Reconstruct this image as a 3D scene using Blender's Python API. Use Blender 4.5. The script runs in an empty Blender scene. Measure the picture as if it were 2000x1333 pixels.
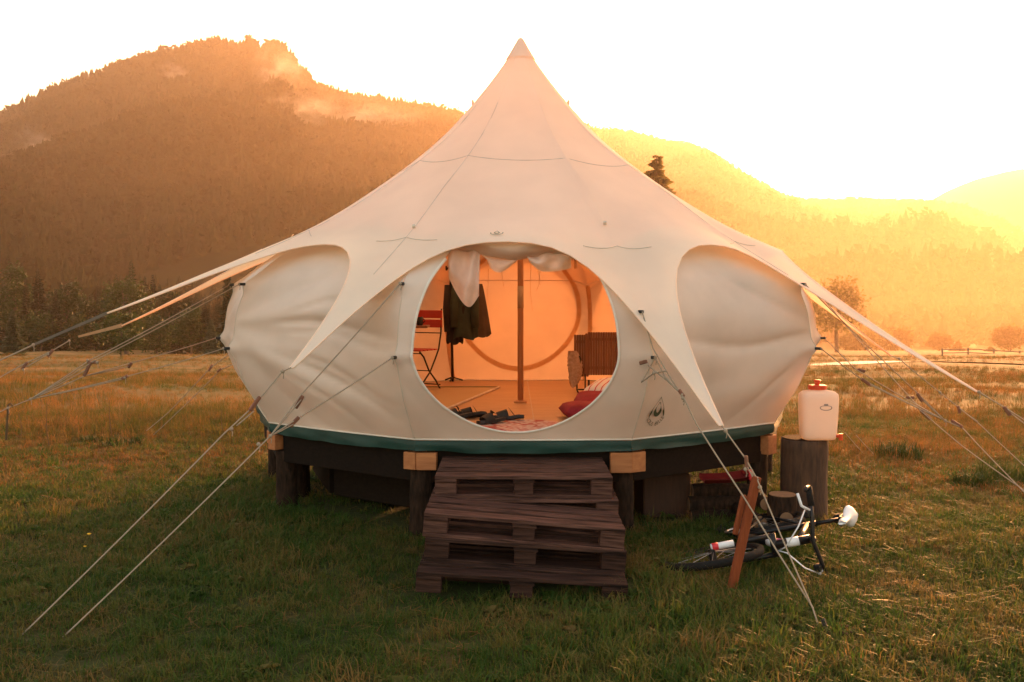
import bpy, math, random
import numpy as np
from mathutils import Vector, Matrix, noise as mnoise

S = bpy.context.scene
COL = S.collection
rnd = random.Random(7)
R = math.radians
PI = math.pi

# ------------------------------------------------------------------ camera, sky, sun, exposure
F_PX, CX, CY = 1987.0, 1000.0, 666.5          # focal length and centre in photo pixels
PITCH = R(2.98)
CAMZ = 1.79
cam_data = bpy.data.cameras.new('camera')
cam_data.sensor_width = 36.0
cam_data.lens = 36.0 * F_PX / 2000.0
cam_data.clip_start = 0.1
cam_data.clip_end = 12000
cam = bpy.data.objects.new('camera', cam_data)
cam.location = (0, 0, CAMZ)
cam.rotation_euler = (R(90) - PITCH, 0, 0)
COL.objects.link(cam)
S.camera = cam

SUN_AZ, SUN_EL = R(25), R(7.0)                 # azimuth to the right of the view axis
world = bpy.data.worlds.new('World')
S.world = world
world.use_nodes = True
wn = world.node_tree.nodes
wl = world.node_tree.links
bg = wn.get('Background') or wn.new('ShaderNodeBackground')
sky = wn.new('ShaderNodeTexSky')
sky.sky_type = 'NISHITA'
sky.sun_disc = False
sky.sun_elevation = SUN_EL
sky.sun_rotation = SUN_AZ
sky.air_density = 1.0
sky.dust_density = 4.0
sky.ozone_density = 0.6
warm = wn.new('ShaderNodeMix'); warm.data_type = 'RGBA'; warm.blend_type = 'MULTIPLY'
warm.inputs['Factor'].default_value = 1.0
warm.inputs['B'].default_value = (1.0, .77, .62, 1)            # evening warmth of the whole sky
wl.new(sky.outputs[0], warm.inputs['A'])
wl.new(warm.outputs['Result'], bg.inputs[0])
bg.inputs[1].default_value = 0.15

sun_data = bpy.data.lights.new('sun', 'SUN')
sun_data.energy = 2.3
sun_data.angle = R(0.6)
sun_data.color = (1.0, 0.41, 0.15)
sun = bpy.data.objects.new('sun', sun_data)
sun_dir = Vector((math.sin(SUN_AZ) * math.cos(SUN_EL), math.cos(SUN_AZ) * math.cos(SUN_EL), math.sin(SUN_EL)))
sun.rotation_euler = sun_dir.to_track_quat('Z', 'Y').to_euler()
sun.location = (30, 60, 30)
COL.objects.link(sun)

S.view_settings.view_transform = 'Standard'
S.view_settings.look = 'None'
S.view_settings.exposure = 2.95
S.view_settings.gamma = 1.0
S.view_settings.use_curve_mapping = False
S.render.engine = 'CYCLES'
S.cycles.max_bounces = 10
S.cycles.diffuse_bounces = 6
S.cycles.transmission_bounces = 8
S.cycles.transparent_max_bounces = 8
S.cycles.volume_bounces = 1
S.cycles.use_denoising = True
S.cycles.sample_clamp_indirect = 8.0

# ------------------------------------------------------------------ helpers
def at(px, py, Y):
    """world point seen at photo pixel (px, py) at depth Y"""
    c, s = math.cos(PITCH), math.sin(PITCH)
    a, b = (px - CX) / F_PX, (CY - py) / F_PX
    d = Vector((a, c + b * s, -s + b * c))
    return Vector((0, 0, CAMZ)) + d * (Y / d.y)

def smooth(a, b, x):
    t = min(1.0, max(0.0, (x - a) / (b - a)))
    return t * t * (3 - 2 * t)

def interp(tab, x):
    """monotone cubic through a table of (x, y)"""
    n = len(tab)
    if x <= tab[0][0]: return tab[0][1]
    if x >= tab[-1][0]:
        (x0, y0), (x1, y1) = tab[-2], tab[-1]
        return y1 + (y1 - y0) / (x1 - x0) * (x - x1)
    i = 0
    while tab[i + 1][0] < x: i += 1
    def slope(k):
        if k == 0: return (tab[1][1] - tab[0][1]) / (tab[1][0] - tab[0][0])
        if k == n - 1: return (tab[-1][1] - tab[-2][1]) / (tab[-1][0] - tab[-2][0])
        d0 = (tab[k][1] - tab[k - 1][1]) / (tab[k][0] - tab[k - 1][0])
        d1 = (tab[k + 1][1] - tab[k][1]) / (tab[k + 1][0] - tab[k][0])
        if d0 * d1 <= 0: return 0.0
        return 2 * d0 * d1 / (d0 + d1)
    h = tab[i + 1][0] - tab[i][0]
    t = (x - tab[i][0]) / h
    m0, m1 = slope(i) * h, slope(i + 1) * h
    return ((2*t**3 - 3*t*t + 1) * tab[i][1] + (t**3 - 2*t*t + t) * m0
            + (-2*t**3 + 3*t*t) * tab[i + 1][1] + (t**3 - t*t) * m1)

def lin(tab, x):
    if x <= tab[0][0]: return tab[0][1]
    for (x0, y0), (x1, y1) in zip(tab, tab[1:]):
        if x <= x1: return y0 + (y1 - y0) * (x - x0) / (x1 - x0)
    return tab[-1][1]

class MB:
    def __init__(self):
        self.v, self.f = [], []
    def add(self, vs, fs):
        o = len(self.v)
        self.v += [tuple(p) for p in vs]
        self.f += [tuple(o + i for i in f) for f in fs]
        return self
    def box(self, c, s, m=None, bev=0.0):
        x, y, z = s[0] / 2, s[1] / 2, s[2] / 2
        c = Vector(c)
        if bev > 0:
            b = min(bev, x * .9, y * .9, z * .9)
            # rounded: 24 vertex chamfered box
            vs, idx = [], {}
            for sx in (-1, 1):
                for sy in (-1, 1):
                    for sz in (-1, 1):
                        for k in range(3):
                            p = [sx * (x - b), sy * (y - b), sz * (z - b)]
                            p[k] = (sx, sy, sz)[k] * (x, y, z)[k]
                            idx[(sx, sy, sz, k)] = len(vs)
                            vs.append(Vector(p))
            fs = []
            for k in range(3):
                a, b2 = [j for j in range(3) if j != k]
                for sg in (-1, 1):
                    q = []
                    for (sa, sb) in ((-1, -1), (1, -1), (1, 1), (-1, 1)):
                        key = [0, 0, 0]; key[k] = sg; key[a] = sa; key[b2] = sb
                        q.append(idx[(*key, k)])
                    if (sg > 0) != (k != 1): q.reverse()
                    fs.append(q)
            for k in range(3):                         # edges along axis k
                a, b2 = [j for j in range(3) if j != k]
                for sa in (-1, 1):
                    for sb in (-1, 1):
                        q = []
                        for sk, which in ((-1, a), (1, a), (1, b2), (-1, b2)):
                            key = [0, 0, 0]; key[k] = sk; key[a] = sa; key[b2] = sb
                            q.append(idx[(*key, which)])
                        fs.append(q)
            for sx in (-1, 1):
                for sy in (-1, 1):
                    for sz in (-1, 1):
                        fs.append([idx[(sx, sy, sz, k)] for k in range(3)])
        else:
            vs = [Vector((sx * x, sy * y, sz * z)) for sx in (-1, 1) for sy in (-1, 1) for sz in (-1, 1)]
            fs = [(0, 1, 3, 2), (4, 6, 7, 5), (0, 4, 5, 1), (2, 3, 7, 6), (0, 2, 6, 4), (1, 5, 7, 3)]
        if m is not None: vs = [m @ p for p in vs]
        return self.add([p + c for p in vs], fs)
    def tube(self, pts, rad, n=8, cap=True, closed=False, flat=1.0):
        pts = [Vector(p) for p in pts]
        if not isinstance(rad, (list, tuple)): rad = [rad] * len(pts)
        N = len(pts)
        rings = []
        prev = None
        for i, p in enumerate(pts):
            if closed: t = pts[(i + 1) % N] - pts[i - 1]
            else: t = pts[min(i + 1, N - 1)] - pts[max(i - 1, 0)]
            if t.length < 1e-9: t = Vector((0, 0, 1))
            t.normalize()
            if prev is None:
                up = Vector((0, 0, 1)) if abs(t.z) < .9 else Vector((1, 0, 0))
                a = t.cross(up).normalized()
            else:
                a = (prev - t * prev.dot(t)).normalized()
            b = t.cross(a)
            prev = a
            rings.append([p + (a * math.cos(2 * PI * k / n) + b * math.sin(2 * PI * k / n) * flat) * rad[i] for k in range(n)])
        vs = [q for r_ in rings for q in r_]
        fs = []
        for i in range(N if closed else N - 1):
            j = (i + 1) % N
            for k in range(n):
                fs.append((i * n + k, i * n + (k + 1) % n, j * n + (k + 1) % n, j * n + k))
        if cap and not closed:
            fs.append(tuple(reversed(range(n))))
            fs.append(tuple((N - 1) * n + k for k in range(n)))
        return self.add(vs, fs)
    def lathe(self, prof, c=(0, 0, 0), n=20, sx=1.0, sy=1.0):
        vs, fs = [], []
        for (r_, z) in prof:
            for k in range(n):
                a = 2 * PI * k / n
                vs.append((c[0] + r_ * sx * math.cos(a), c[1] + r_ * sy * math.sin(a), c[2] + z))
        for i in range(len(prof) - 1):
            for k in range(n):
                fs.append((i * n + k, i * n + (k + 1) % n, (i + 1) * n + (k + 1) % n, (i + 1) * n + k))
        fs.append(tuple(reversed(range(n))))
        fs.append(tuple((len(prof) - 1) * n + k for k in range(n)))
        return self.add(vs, fs)
    def grid(self, rows, closed=False):
        """rows: list of equal length point lists"""
        m = len(rows[0]); vs = [p for r_ in rows for p in r_]; fs = []
        for i in range(len(rows) - 1):
            for k in range(m if closed else m - 1):
                k2 = (k + 1) % m
                fs.append((i * m + k, i * m + k2, (i + 1) * m + k2, (i + 1) * m + k))
        return self.add(vs, fs)
    def build(self, name, mat, parent=None, world=True, smooth_=False):
        me = bpy.data.meshes.new(name)
        off = Vector(parent['_base']) if (parent is not None and world and '_base' in parent) else Vector((0, 0, 0))
        me.from_pydata([tuple(Vector(p) - off) for p in self.v], [], self.f)
        me.validate()
        if smooth_:
            me.polygons.foreach_set('use_smooth', [True] * len(me.polygons))
        me.update()
        if mat: me.materials.append(mat)
        o = bpy.data.objects.new(name, me)
        COL.objects.link(o)
        if parent is not None: o.parent = parent
        return o

def tag(o, label=None, cat=None, group=None, kind=None):
    if label: o['label'] = label
    if cat: o['category'] = cat
    if group: o['group'] = group
    if kind: o['kind'] = kind
    return o

def thing(name, label, cat, loc=(0, 0, 0), group=None):
    o = bpy.data.objects.new(name, None)
    o.empty_display_size = .1
    COL.objects.link(o)
    o.location = loc
    o['_base'] = tuple(loc)
    return tag(o, label, cat, group)

def clone(o, parent=None):
    c = o.copy()
    COL.objects.link(c)
    if parent is not None: c.parent = parent
    for ch in o.children: clone(ch, c)
    return c

def sub_base(part, root):
    part['_base'] = tuple(root['_base'])
    return part

# ------------------------------------------------------------------ materials
def new_mat(name):
    m = bpy.data.materials.new(name)
    m.use_nodes = True
    nt = m.node_tree
    for n in list(nt.nodes): nt.nodes.remove(n)
    out = nt.nodes.new('ShaderNodeOutputMaterial')
    return m, nt, out

def N(nt, typ, **kw):
    n = nt.nodes.new(typ)
    for k, v in kw.items(): setattr(n, k, v)
    return n

def ramp(nt, fac, stops):
    r_ = N(nt, 'ShaderNodeValToRGB')
    el = r_.color_ramp.elements
    while len(el) < len(stops): el.new(0.5)
    for e, (p, c) in zip(el, stops):
        e.position = p
        e.color = (*c, 1) if len(c) == 3 else c
    nt.links.new(fac, r_.inputs[0])
    return r_.outputs[0]

def noise_fac(nt, scale, detail=4, rough=.55, stretch=None, space='Object'):
    tc = N(nt, 'ShaderNodeTexCoord')
    src = tc.outputs[space]
    if space == 'World':
        src = None
    mp = N(nt, 'ShaderNodeMapping')
    if stretch: mp.inputs['Scale'].default_value = stretch
    nt.links.new(src, mp.inputs[0])
    nz = N(nt, 'ShaderNodeTexNoise')
    nz.inputs['Scale'].default_value = scale
    nz.inputs['Detail'].default_value = detail
    nz.inputs['Roughness'].default_value = rough
    nt.links.new(mp.outputs[0], nz.inputs['Vector'])
    return nz.outputs['Fac']

def mat_simple(name, c0, c1=None, scale=12, rough=.7, bump=.0, stretch=None, metal=0.0, spec=.4, rand=0.0, detail=4):
    m, nt, out = new_mat(name)
    p = N(nt, 'ShaderNodeBsdfPrincipled')
    p.inputs['Roughness'].default_value = rough
    p.inputs['Metallic'].default_value = metal
    p.inputs['Specular IOR Level'].default_value = spec
    f = noise_fac(nt, scale, detail, stretch=stretch)
    col = ramp(nt, f, [(.3, c0), (.7, c1 or tuple(x * .75 for x in c0))])
    if rand:
        oi = N(nt, 'ShaderNodeObjectInfo')
        mr = N(nt, 'ShaderNodeMapRange')
        mr.inputs['To Min'].default_value = 1 - rand; mr.inputs['To Max'].default_value = 1 + rand
        nt.links.new(oi.outputs['Random'], mr.inputs['Value'])
        hs = N(nt, 'ShaderNodeHueSaturation')
        nt.links.new(mr.outputs[0], hs.inputs['Value'])
        nt.links.new(col, hs.inputs['Color'])
        col = hs.outputs[0]
    nt.links.new(col, p.inputs['Base Color'])
    if bump:
        b = N(nt, 'ShaderNodeBump'); b.inputs['Strength'].default_value = bump; b.inputs['Distance'].default_value = .01
        nt.links.new(f, b.inputs['Height']); nt.links.new(b.outputs[0], p.inputs['Normal'])
    nt.links.new(p.outputs[0], out.inputs[0])
    return m

def mat_cloth(name, dif, tra, fac=.4, var=.08, scale=3.0, weave=0.15, rough_spec=None):
    """thin fabric: part reflects, part lets light through"""
    m, nt, out = new_mat(name)
    f = noise_fac(nt, scale, 5)
    hi = tuple(min(1, x * (1 + var)) for x in dif); lo = tuple(x * (1 - var) for x in dif)
    col = ramp(nt, f, [(.35, lo), (.65, hi)])
    hi2 = tuple(min(1, x * (1 + var)) for x in tra); lo2 = tuple(x * (1 - var) for x in tra)
    col2 = ramp(nt, f, [(.35, lo2), (.65, hi2)])
    d = N(nt, 'ShaderNodeBsdfDiffuse'); t = N(nt, 'ShaderNodeBsdfTranslucent')
    nt.links.new(col, d.inputs[0]); nt.links.new(col2, t.inputs[0])
    mx = N(nt, 'ShaderNodeMixShader'); mx.inputs[0].default_value = fac
    nt.links.new(d.outputs[0], mx.inputs[1]); nt.links.new(t.outputs[0], mx.inputs[2])
    if weave:
        f2 = noise_fac(nt, 260, 2)
        b = N(nt, 'ShaderNodeBump'); b.inputs['Strength'].default_value = weave; b.inputs['Distance'].default_value = .002
        nt.links.new(f2, b.inputs['Height'])
        nt.links.new(b.outputs[0], d.inputs['Normal'])
    nt.links.new(mx.outputs[0], out.inputs[0])
    return m

def mat_leaf(name, cols, tfac=.35, scale=.25, tint=1.15):
    """leaves and blades: colour varies by place and by instance"""
    m, nt, out = new_mat(name)
    g = N(nt, 'ShaderNodeNewGeometry')
    nz = N(nt, 'ShaderNodeTexNoise'); nz.inputs['Scale'].default_value = scale; nz.inputs['Detail'].default_value = 5
    nt.links.new(g.outputs['Position'], nz.inputs['Vector'])
    oi = N(nt, 'ShaderNodeObjectInfo')
    ad = N(nt, 'ShaderNodeMath', operation='MULTIPLY_ADD')
    nt.links.new(oi.outputs['Random'], ad.inputs[0]); ad.inputs[1].default_value = .45
    sb = N(nt, 'ShaderNodeMath', operation='SUBTRACT'); sb.inputs[1].default_value = .22
    nt.links.new(nz.outputs['Fac'], sb.inputs[0])
    nt.links.new(sb.outputs[0], ad.inputs[2])
    n_ = len(cols)
    col = ramp(nt, ad.outputs[0], [(.25 + .5 * i / (n_ - 1), c) for i, c in enumerate(cols)])
    d = N(nt, 'ShaderNodeBsdfPrincipled'); d.inputs['Roughness'].default_value = .55
    d.inputs['Specular IOR Level'].default_value = .12
    t = N(nt, 'ShaderNodeBsdfTranslucent')
    nt.links.new(col, d.inputs['Base Color'])
    gm = N(nt, 'ShaderNodeHueSaturation'); gm.inputs['Value'].default_value = tint
    nt.links.new(col, gm.inputs['Color']); nt.links.new(gm.outputs[0], t.inputs[0])
    mx = N(nt, 'ShaderNodeMixShader'); mx.inputs[0].default_value = tfac
    nt.links.new(d.outputs[0], mx.inputs[1]); nt.links.new(t.outputs[0], mx.inputs[2])
    nt.links.new(mx.outputs[0], out.inputs[0])
    return m

M = {}
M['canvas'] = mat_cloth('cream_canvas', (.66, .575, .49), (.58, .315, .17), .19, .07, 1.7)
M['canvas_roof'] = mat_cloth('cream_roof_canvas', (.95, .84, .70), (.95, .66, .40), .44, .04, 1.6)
M['mesh_cloth'] = mat_cloth('pale_door_mesh', (.70, .64, .60), (.75, .66, .58), .5, .08, 9.0)
M['film'] = mat_cloth('pale_door_lining', (.78, .74, .70), (.8, .72, .62), .5, .1, 12.0)
M['trim'] = mat_cloth('pale_binding', (.74, .68, .60), (.7, .6, .45), .15, .05, 20)
M['seam'] = mat_simple('brown_seam_thread', (.62, .53, .42), rough=.9)
M['band'] = mat_cloth('tan_door_zip_band', (.52, .36, .22), (.72, .50, .30), .72, .06, 20, 0)
M['green_sheet'] = mat_simple('dark_green_groundsheet', (.007, .042, .033), (.005, .028, .022), 7, .6, .25)
M['tab'] = mat_simple('dark_webbing', (.03, .027, .024), rough=.8)
M['orange_web'] = mat_simple('tan_webbing', (.45, .25, .12), rough=.8)
M['strap_grey'] = mat_simple('grey_webbing', (.16, .14, .11), rough=.85)
M['rope'] = mat_simple('cream_guy_rope', (.36, .29, .21), (.24, .19, .135), 400, .85, .3)
M['slider'] = mat_simple('brown_wooden_slider', (.20, .08, .04), (.13, .05, .03), 60, .55)
M['pole'] = mat_simple('varnished_pole', (.48, .22, .09), (.40, .17, .07), 6, .45, 0, (12, 12, 1))
M['pole_label'] = mat_simple('pale_pole_sleeve', (.50, .34, .20), (.44, .28, .16), 18, .5)
M['ply'] = mat_simple('plywood_floor', (.50, .30, .15), (.42, .24, .12), 2.2, .5, .03, (1, 7, 1))
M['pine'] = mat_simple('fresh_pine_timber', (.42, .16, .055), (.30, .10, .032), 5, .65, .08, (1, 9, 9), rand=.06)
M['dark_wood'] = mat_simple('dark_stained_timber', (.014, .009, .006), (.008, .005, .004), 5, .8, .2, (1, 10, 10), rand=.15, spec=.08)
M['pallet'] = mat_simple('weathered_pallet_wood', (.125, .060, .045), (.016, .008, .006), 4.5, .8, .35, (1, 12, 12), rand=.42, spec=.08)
M['pallet_front'] = mat_simple('shaded_pallet_wood', (.060, .030, .022), (.009, .005, .004), 4.5, .8, .35, (1, 12, 12), rand=.42, spec=.08)  # pallet wood darkened to carry the shade of the low front faces
M['bark'] = mat_simple('rough_bark', (.040, .022, .014), (.010, .007, .005), 14, .95, 1.0, (3, 3, .8), spec=.08)
M['cut'] = mat_simple('cut_log_end', (.24, .125, .06), (.16, .08, .04), 18, .8, .1)
M['stake'] = mat_simple('red_brown_stake_wood', (.24, .06, .022), (.16, .04, .016), 6, .7, .2, (14, 14, 1), spec=.08)
M['black_metal'] = mat_simple('black_metal', (.02, .018, .018), rough=.4, metal=.3)
M['chrome'] = mat_simple('dull_metal', (.45, .43, .40), rough=.35, metal=1.0)
M['rubber'] = mat_simple('black_rubber', (.008, .008, .008), (.014, .013, .012), 60, .8, .3, spec=.15)
M['bike_black'] = mat_simple('black_bike_paint', (.009, .009, .010), rough=.35, spec=.3)
M['bike_white'] = mat_simple('white_bike_paint', (.78, .78, .80), (.7, .7, .72), 8, .3, spec=.6)
M['bike_red'] = mat_simple('red_bike_paint', (.65, .03, .04), rough=.3)
M['bike_pink'] = mat_simple('pink_bike_badge', (.6, .12, .28), rough=.35)
M['red_slat'] = mat_simple('red_chair_slat', (.42, .035, .022), (.36, .028, .018), 9, .45)
M['coat_green'] = mat_simple('dark_green_cloth', (.035, .05, .032), (.022, .032, .022), 9, .9, .2)
M['coat_brown'] = mat_simple('dark_olive_cloth', (.075, .05, .032), (.05, .034, .022), 9, .9, .2)
M['coat_black'] = mat_simple('near_black_cloth', (.022, .017, .015), (.015, .012, .011), 9, .9, .2)
M['bed_slat'] = mat_simple('brown_slats', (.20, .085, .038), (.15, .06, .028), 6, .6, .1, (12, 12, 1), rand=.12)
M['fleece'] = mat_simple('pale_fleece', (.50, .36, .26), (.32, .21, .14), 40, .95, 1.0)
M['red_cloth'] = mat_simple('red_cushion_cloth', (.30, .02, .035), (.22, .014, .025), 12, .85, .2)
M['sandal'] = mat_simple('dark_sandal_leather', (.03, .027, .024), (.02, .018, .017), 20, .6)
M['can'] = mat_cloth('white_plastic', (.78, .68, .58), (.85, .66, .46), .35, .02, 4, 0)
M['can_red'] = mat_simple('red_plastic', (.75, .07, .02), rough=.35)
M['print'] = mat_simple('olive_print', (.07, .075, .035), (.06, .062, .03), 30, .8)
M['print_pale'] = mat_simple('grey_olive_print', (.20, .20, .12), (.17, .17, .1), 30, .8)
M['print_grey'] = mat_simple('faded_grey_print', (.33, .27, .24), rough=.6)
M['straw'] = mat_simple('straw_mat', (.46, .32, .17), (.36, .24, .12), 4, .85, .2, (1, 60, 1))
M['straw_edge'] = mat_simple('olive_mat_border', (.17, .14, .06), rough=.85)
M['red_sled'] = mat_simple('dark_red_plastic', (.12, .006, .007), rough=.5, spec=.2)
M['stem'] = mat_simple('dry_brown_stem', (.10, .065, .03), rough=.9)
M['flower'] = mat_simple('yellow_petals', (.85, .48, .02), rough=.6)
M['trunk'] = mat_simple('tree_bark', (.08, .055, .04), (.05, .035, .025), 3, .95, .3)
M['gravel'] = mat_simple('pale_gravel', (.55, .47, .38), (.42, .35, .28), .6, .8)
M['fence'] = mat_simple('weathered_fence_wood', (.13, .10, .075), rough=.9)
M['lawn'] = mat_leaf('lawn_blades', [(.030, .066, .010), (.050, .092, .015), (.098, .100, .022), (.17, .112, .036)], .45, .9)
M['dry'] = mat_leaf('dry_meadow_blades', [(.040, .056, .010), (.078, .072, .014), (.15, .078, .021), (.21, .095, .028)], .45, .35)
M['spruce'] = mat_leaf('spruce_needles', [(.005, .013, .004), (.008, .020, .006), (.013, .029, .008)], .08, .12)
M['spruce_pale'] = mat_leaf('pale_spruce_needles', [(.030, .042, .022), (.045, .058, .030), (.06, .074, .04)], .2, .3)
M['broad'] = mat_leaf('broad_leaves', [(.008, .020, .004), (.014, .032, .006), (.024, .046, .009)], .2, .25)
M['broad_pale'] = mat_leaf('bright_bush_leaves', [(.018, .034, .007), (.032, .052, .010), (.05, .068, .014)], .22, .4)
M['far_forest'] = mat_leaf('far_forest_needles', [(.012, .016, .006), (.014, .018, .007), (.016, .020, .008), (.019, .023, .009)], .0, .012)
for n_ in M['far_forest'].node_tree.nodes:
    if n_.type == 'BSDF_PRINCIPLED': n_.inputs['Specular IOR Level'].default_value = 0.0; n_.inputs['Roughness'].default_value = 1.0

def mat_stripe():
    m, nt, out = new_mat('striped_bedding')
    tc = N(nt, 'ShaderNodeTexCoord')
    sp = N(nt, 'ShaderNodeSeparateXYZ'); nt.links.new(tc.outputs['Object'], sp.inputs[0])
    ml = N(nt, 'ShaderNodeMath', operation='MULTIPLY'); ml.inputs[1].default_value = 17
    nt.links.new(sp.outputs[0], ml.inputs[0])
    fr = N(nt, 'ShaderNodeMath', operation='FRACT'); nt.links.new(ml.outputs[0], fr.inputs[0])
    c = ramp(nt, fr.outputs[0], [(0, (.74, .68, .64)), (.60, (.74, .68, .64)), (.63, (.55, .05, .05)), (.78, (.55, .05, .05)), (.81, (.7, .62, .58))])
    p = N(nt, 'ShaderNodeBsdfPrincipled'); p.inputs['Roughness'].default_value = .9
    nt.links.new(c, p.inputs['Base Color']); nt.links.new(p.outputs[0], out.inputs[0])
    return m
M['stripe'] = mat_stripe()

def mat_rug():
    m, nt, out = new_mat('faded_red_rug')
    tc = N(nt, 'ShaderNodeTexCoord')
    w = N(nt, 'ShaderNodeTexVoronoi'); w.inputs['Scale'].default_value = 14
    nt.links.new(tc.outputs['Object'], w.inputs['Vector'])
    c = ramp(nt, w.outputs['Distance'], [(.1, (.36, .06, .05)), (.32, (.55, .30, .24)), (.5, (.62, .50, .42)), (.7, (.42, .10, .08))])
    p = N(nt, 'ShaderNodeBsdfPrincipled'); p.inputs['Roughness'].default_value = .95
    nt.links.new(c, p.inputs['Base Color']); nt.links.new(p.outputs[0], out.inputs[0])
    return m
M['rug'] = mat_rug()

# ------------------------------------------------------------------ ground
def dryness(x, y):
    """0 on the mown lawn by the tent, 1 on the dry meadow round it"""
    n = mnoise.noise(Vector((x * .35, y * .35, 3.1))) * 1.3 + mnoise.noise(Vector((x * 1.3, y * 1.3, 8.1))) * .4
    return smooth(8.8, 11.0, y + n + .12 * max(0, abs(x) - 3.5))

def ground_z(x, y):
    d = max(0.0, y - 11.0)
    z = -.058 * (math.sqrt(d * d + 9.0) - 3.0)
    z = max(z, -15.0) if z > -13 else -13 - 2.0 * (1 - math.exp((z + 13) / 2.0))
    if y < 200:
        w = smooth(-1, 2, abs(x)) if False else 1
        z += .028 * mnoise.noise(Vector((x * .8, y * .8, 0))) + .05 * mnoise.noise(Vector((x * .23, y * .23, 5)))
        z += (.10 + .004 * y) * mnoise.noise(Vector((x * .11, y * .11, 9))) * smooth(12, 24, y)
    return z

def mat_ground():
    m, nt, out = new_mat('meadow_ground')
    g = N(nt, 'ShaderNodeNewGeometry')
    def nz(sc, det=6):
        n = N(nt, 'ShaderNodeTexNoise'); n.inputs['Scale'].default_value = sc; n.inputs['Detail'].default_value = det
        nt.links.new(g.outputs['Position'], n.inputs['Vector']); return n.outputs['Fac']
    lawn = ramp(nt, nz(1.4), [(.3, (.020, .031, .008)), (.55, (.038, .042, .012)), (.75, (.080, .052, .020))])
    dry = ramp(nt, nz(.35), [(.32, (.05, .05, .012)), (.5, (.10, .068, .020)), (.7, (.15, .082, .028))])
    at_ = N(nt, 'ShaderNodeAttribute'); at_.attribute_name = 'dry'
    mx = N(nt, 'ShaderNodeMix', data_type='RGBA')
    nt.links.new(at_.outputs['Fac'], mx.inputs['Factor'])
    nt.links.new(lawn, mx.inputs['A']); nt.links.new(dry, mx.inputs['B'])
    p = N(nt, 'ShaderNodeBsdfPrincipled'); p.inputs['Roughness'].default_value = .95
    p.inputs['Specular IOR Level'].default_value = .1
    nt.links.new(mx.outputs['Result'], p.inputs['Base Color'])
    b = N(nt, 'ShaderNodeBump'); b.inputs['Strength'].default_value = .6; b.inputs['Distance'].default_value = .03
    nt.links.new(nz(18), b.inputs['Height']); nt.links.new(b.outputs[0], p.inputs['Normal'])
    nt.links.new(p.outputs[0], out.inputs[0])
    return m

def axis(knots):
    out = []
    for a, b, st in knots:
        n = max(1, round((b - a) / st))
        out += [a + (b - a) * i / n for i in range(n)]
    return out + [knots[-1][1]]
gx = axis([(-3600, -600, 300), (-600, -60, 30), (-60, -12, 3), (-12, 12, .2), (12, 60, 3), (60, 600, 30), (600, 4200, 300)])
gy = axis([(-60, -4, 4), (-4, 3, .5), (3, 16, .18), (16, 60, 1.2), (60, 320, 13), (320, 5200, 300)])
gv = [(x, y, ground_z(x, y)) for y in gy for x in gx]
nx = len(gx)
gf = [(j * nx + i, j * nx + i + 1, (j + 1) * nx + i + 1, (j + 1) * nx + i) for j in range(len(gy) - 1) for i in range(nx - 1)]
me = bpy.data.meshes.new('ground')
me.from_pydata(gv, [], gf)
a_ = me.attributes.new('dry', 'FLOAT', 'POINT')
a_.data.foreach_set('value', [dryness(x, y) if y < 60 and abs(x) < 60 else 1.0 for (x, y, z) in gv])
me.polygons.foreach_set('use_smooth', [True] * len(me.polygons))
me.materials.append(mat_ground())
ground = bpy.data.objects.new('ground', me); COL.objects.link(ground)
tag(ground, 'mown green lawn turning to dry sloping meadow', kind='structure')

# ------------------------------------------------------------------ scatter (geometry nodes)
def scatter(name, label, protos, pts, rots, scls, idxs):
    me = bpy.data.meshes.new(name)
    me.from_pydata(pts, [], [])
    a = me.attributes.new('rot', 'FLOAT_VECTOR', 'POINT'); a.data.foreach_set('vector', [c for r_ in rots for c in r_])
    a = me.attributes.new('scl', 'FLOAT', 'POINT'); a.data.foreach_set('value', scls)
    a = me.attributes.new('idx', 'INT', 'POINT'); a.data.foreach_set('value', idxs)
    o = bpy.data.objects.new(name, me); COL.objects.link(o)
    ng = bpy.data.node_groups.new(name + '_scatter', 'GeometryNodeTree')
    ng.interface.new_socket('Geometry', in_out='INPUT', socket_type='NodeSocketGeometry')
    ng.interface.new_socket('Geometry', in_out='OUTPUT', socket_type='NodeSocketGeometry')
    gi = ng.nodes.new('NodeGroupInput'); go = ng.nodes.new('NodeGroupOutput')
    iop = ng.nodes.new('GeometryNodeInstanceOnPoints')
    jn = ng.nodes.new('GeometryNodeJoinGeometry')
    for p in reversed(protos):
        oi = ng.nodes.new('GeometryNodeObjectInfo'); oi.inputs['Object'].default_value = p
        oi.inputs['As Instance'].default_value = False
        g2i = ng.nodes.new('GeometryNodeGeometryToInstance')
        ng.links.new(oi.outputs['Geometry'], g2i.inputs[0]); ng.links.new(g2i.outputs[0], jn.inputs[0])
    def attr(nm, typ):
        n = ng.nodes.new('GeometryNodeInputNamedAttribute'); n.data_type = typ; n.inputs['Name'].default_value = nm
        return n.outputs[0]
    e2r = ng.nodes.new('FunctionNodeEulerToRotation')
    ng.links.new(attr('rot', 'FLOAT_VECTOR'), e2r.inputs[0])
    ng.links.new(gi.outputs[0], iop.inputs['Points'])
    ng.links.new(jn.outputs[0], iop.inputs['Instance'])
    iop.inputs['Pick Instance'].default_value = True
    ng.links.new(attr('idx', 'INT'), iop.inputs['Instance Index'])
    ng.links.new(e2r.outputs[0], iop.inputs['Rotation'])
    ng.links.new(attr('scl', 'FLOAT'), iop.inputs['Scale'])
    ng.links.new(iop.outputs[0], go.inputs[0])
    md = o.modifiers.new('scatter', 'NODES'); md.node_group = ng
    return tag(o, label, kind='stuff')

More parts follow.
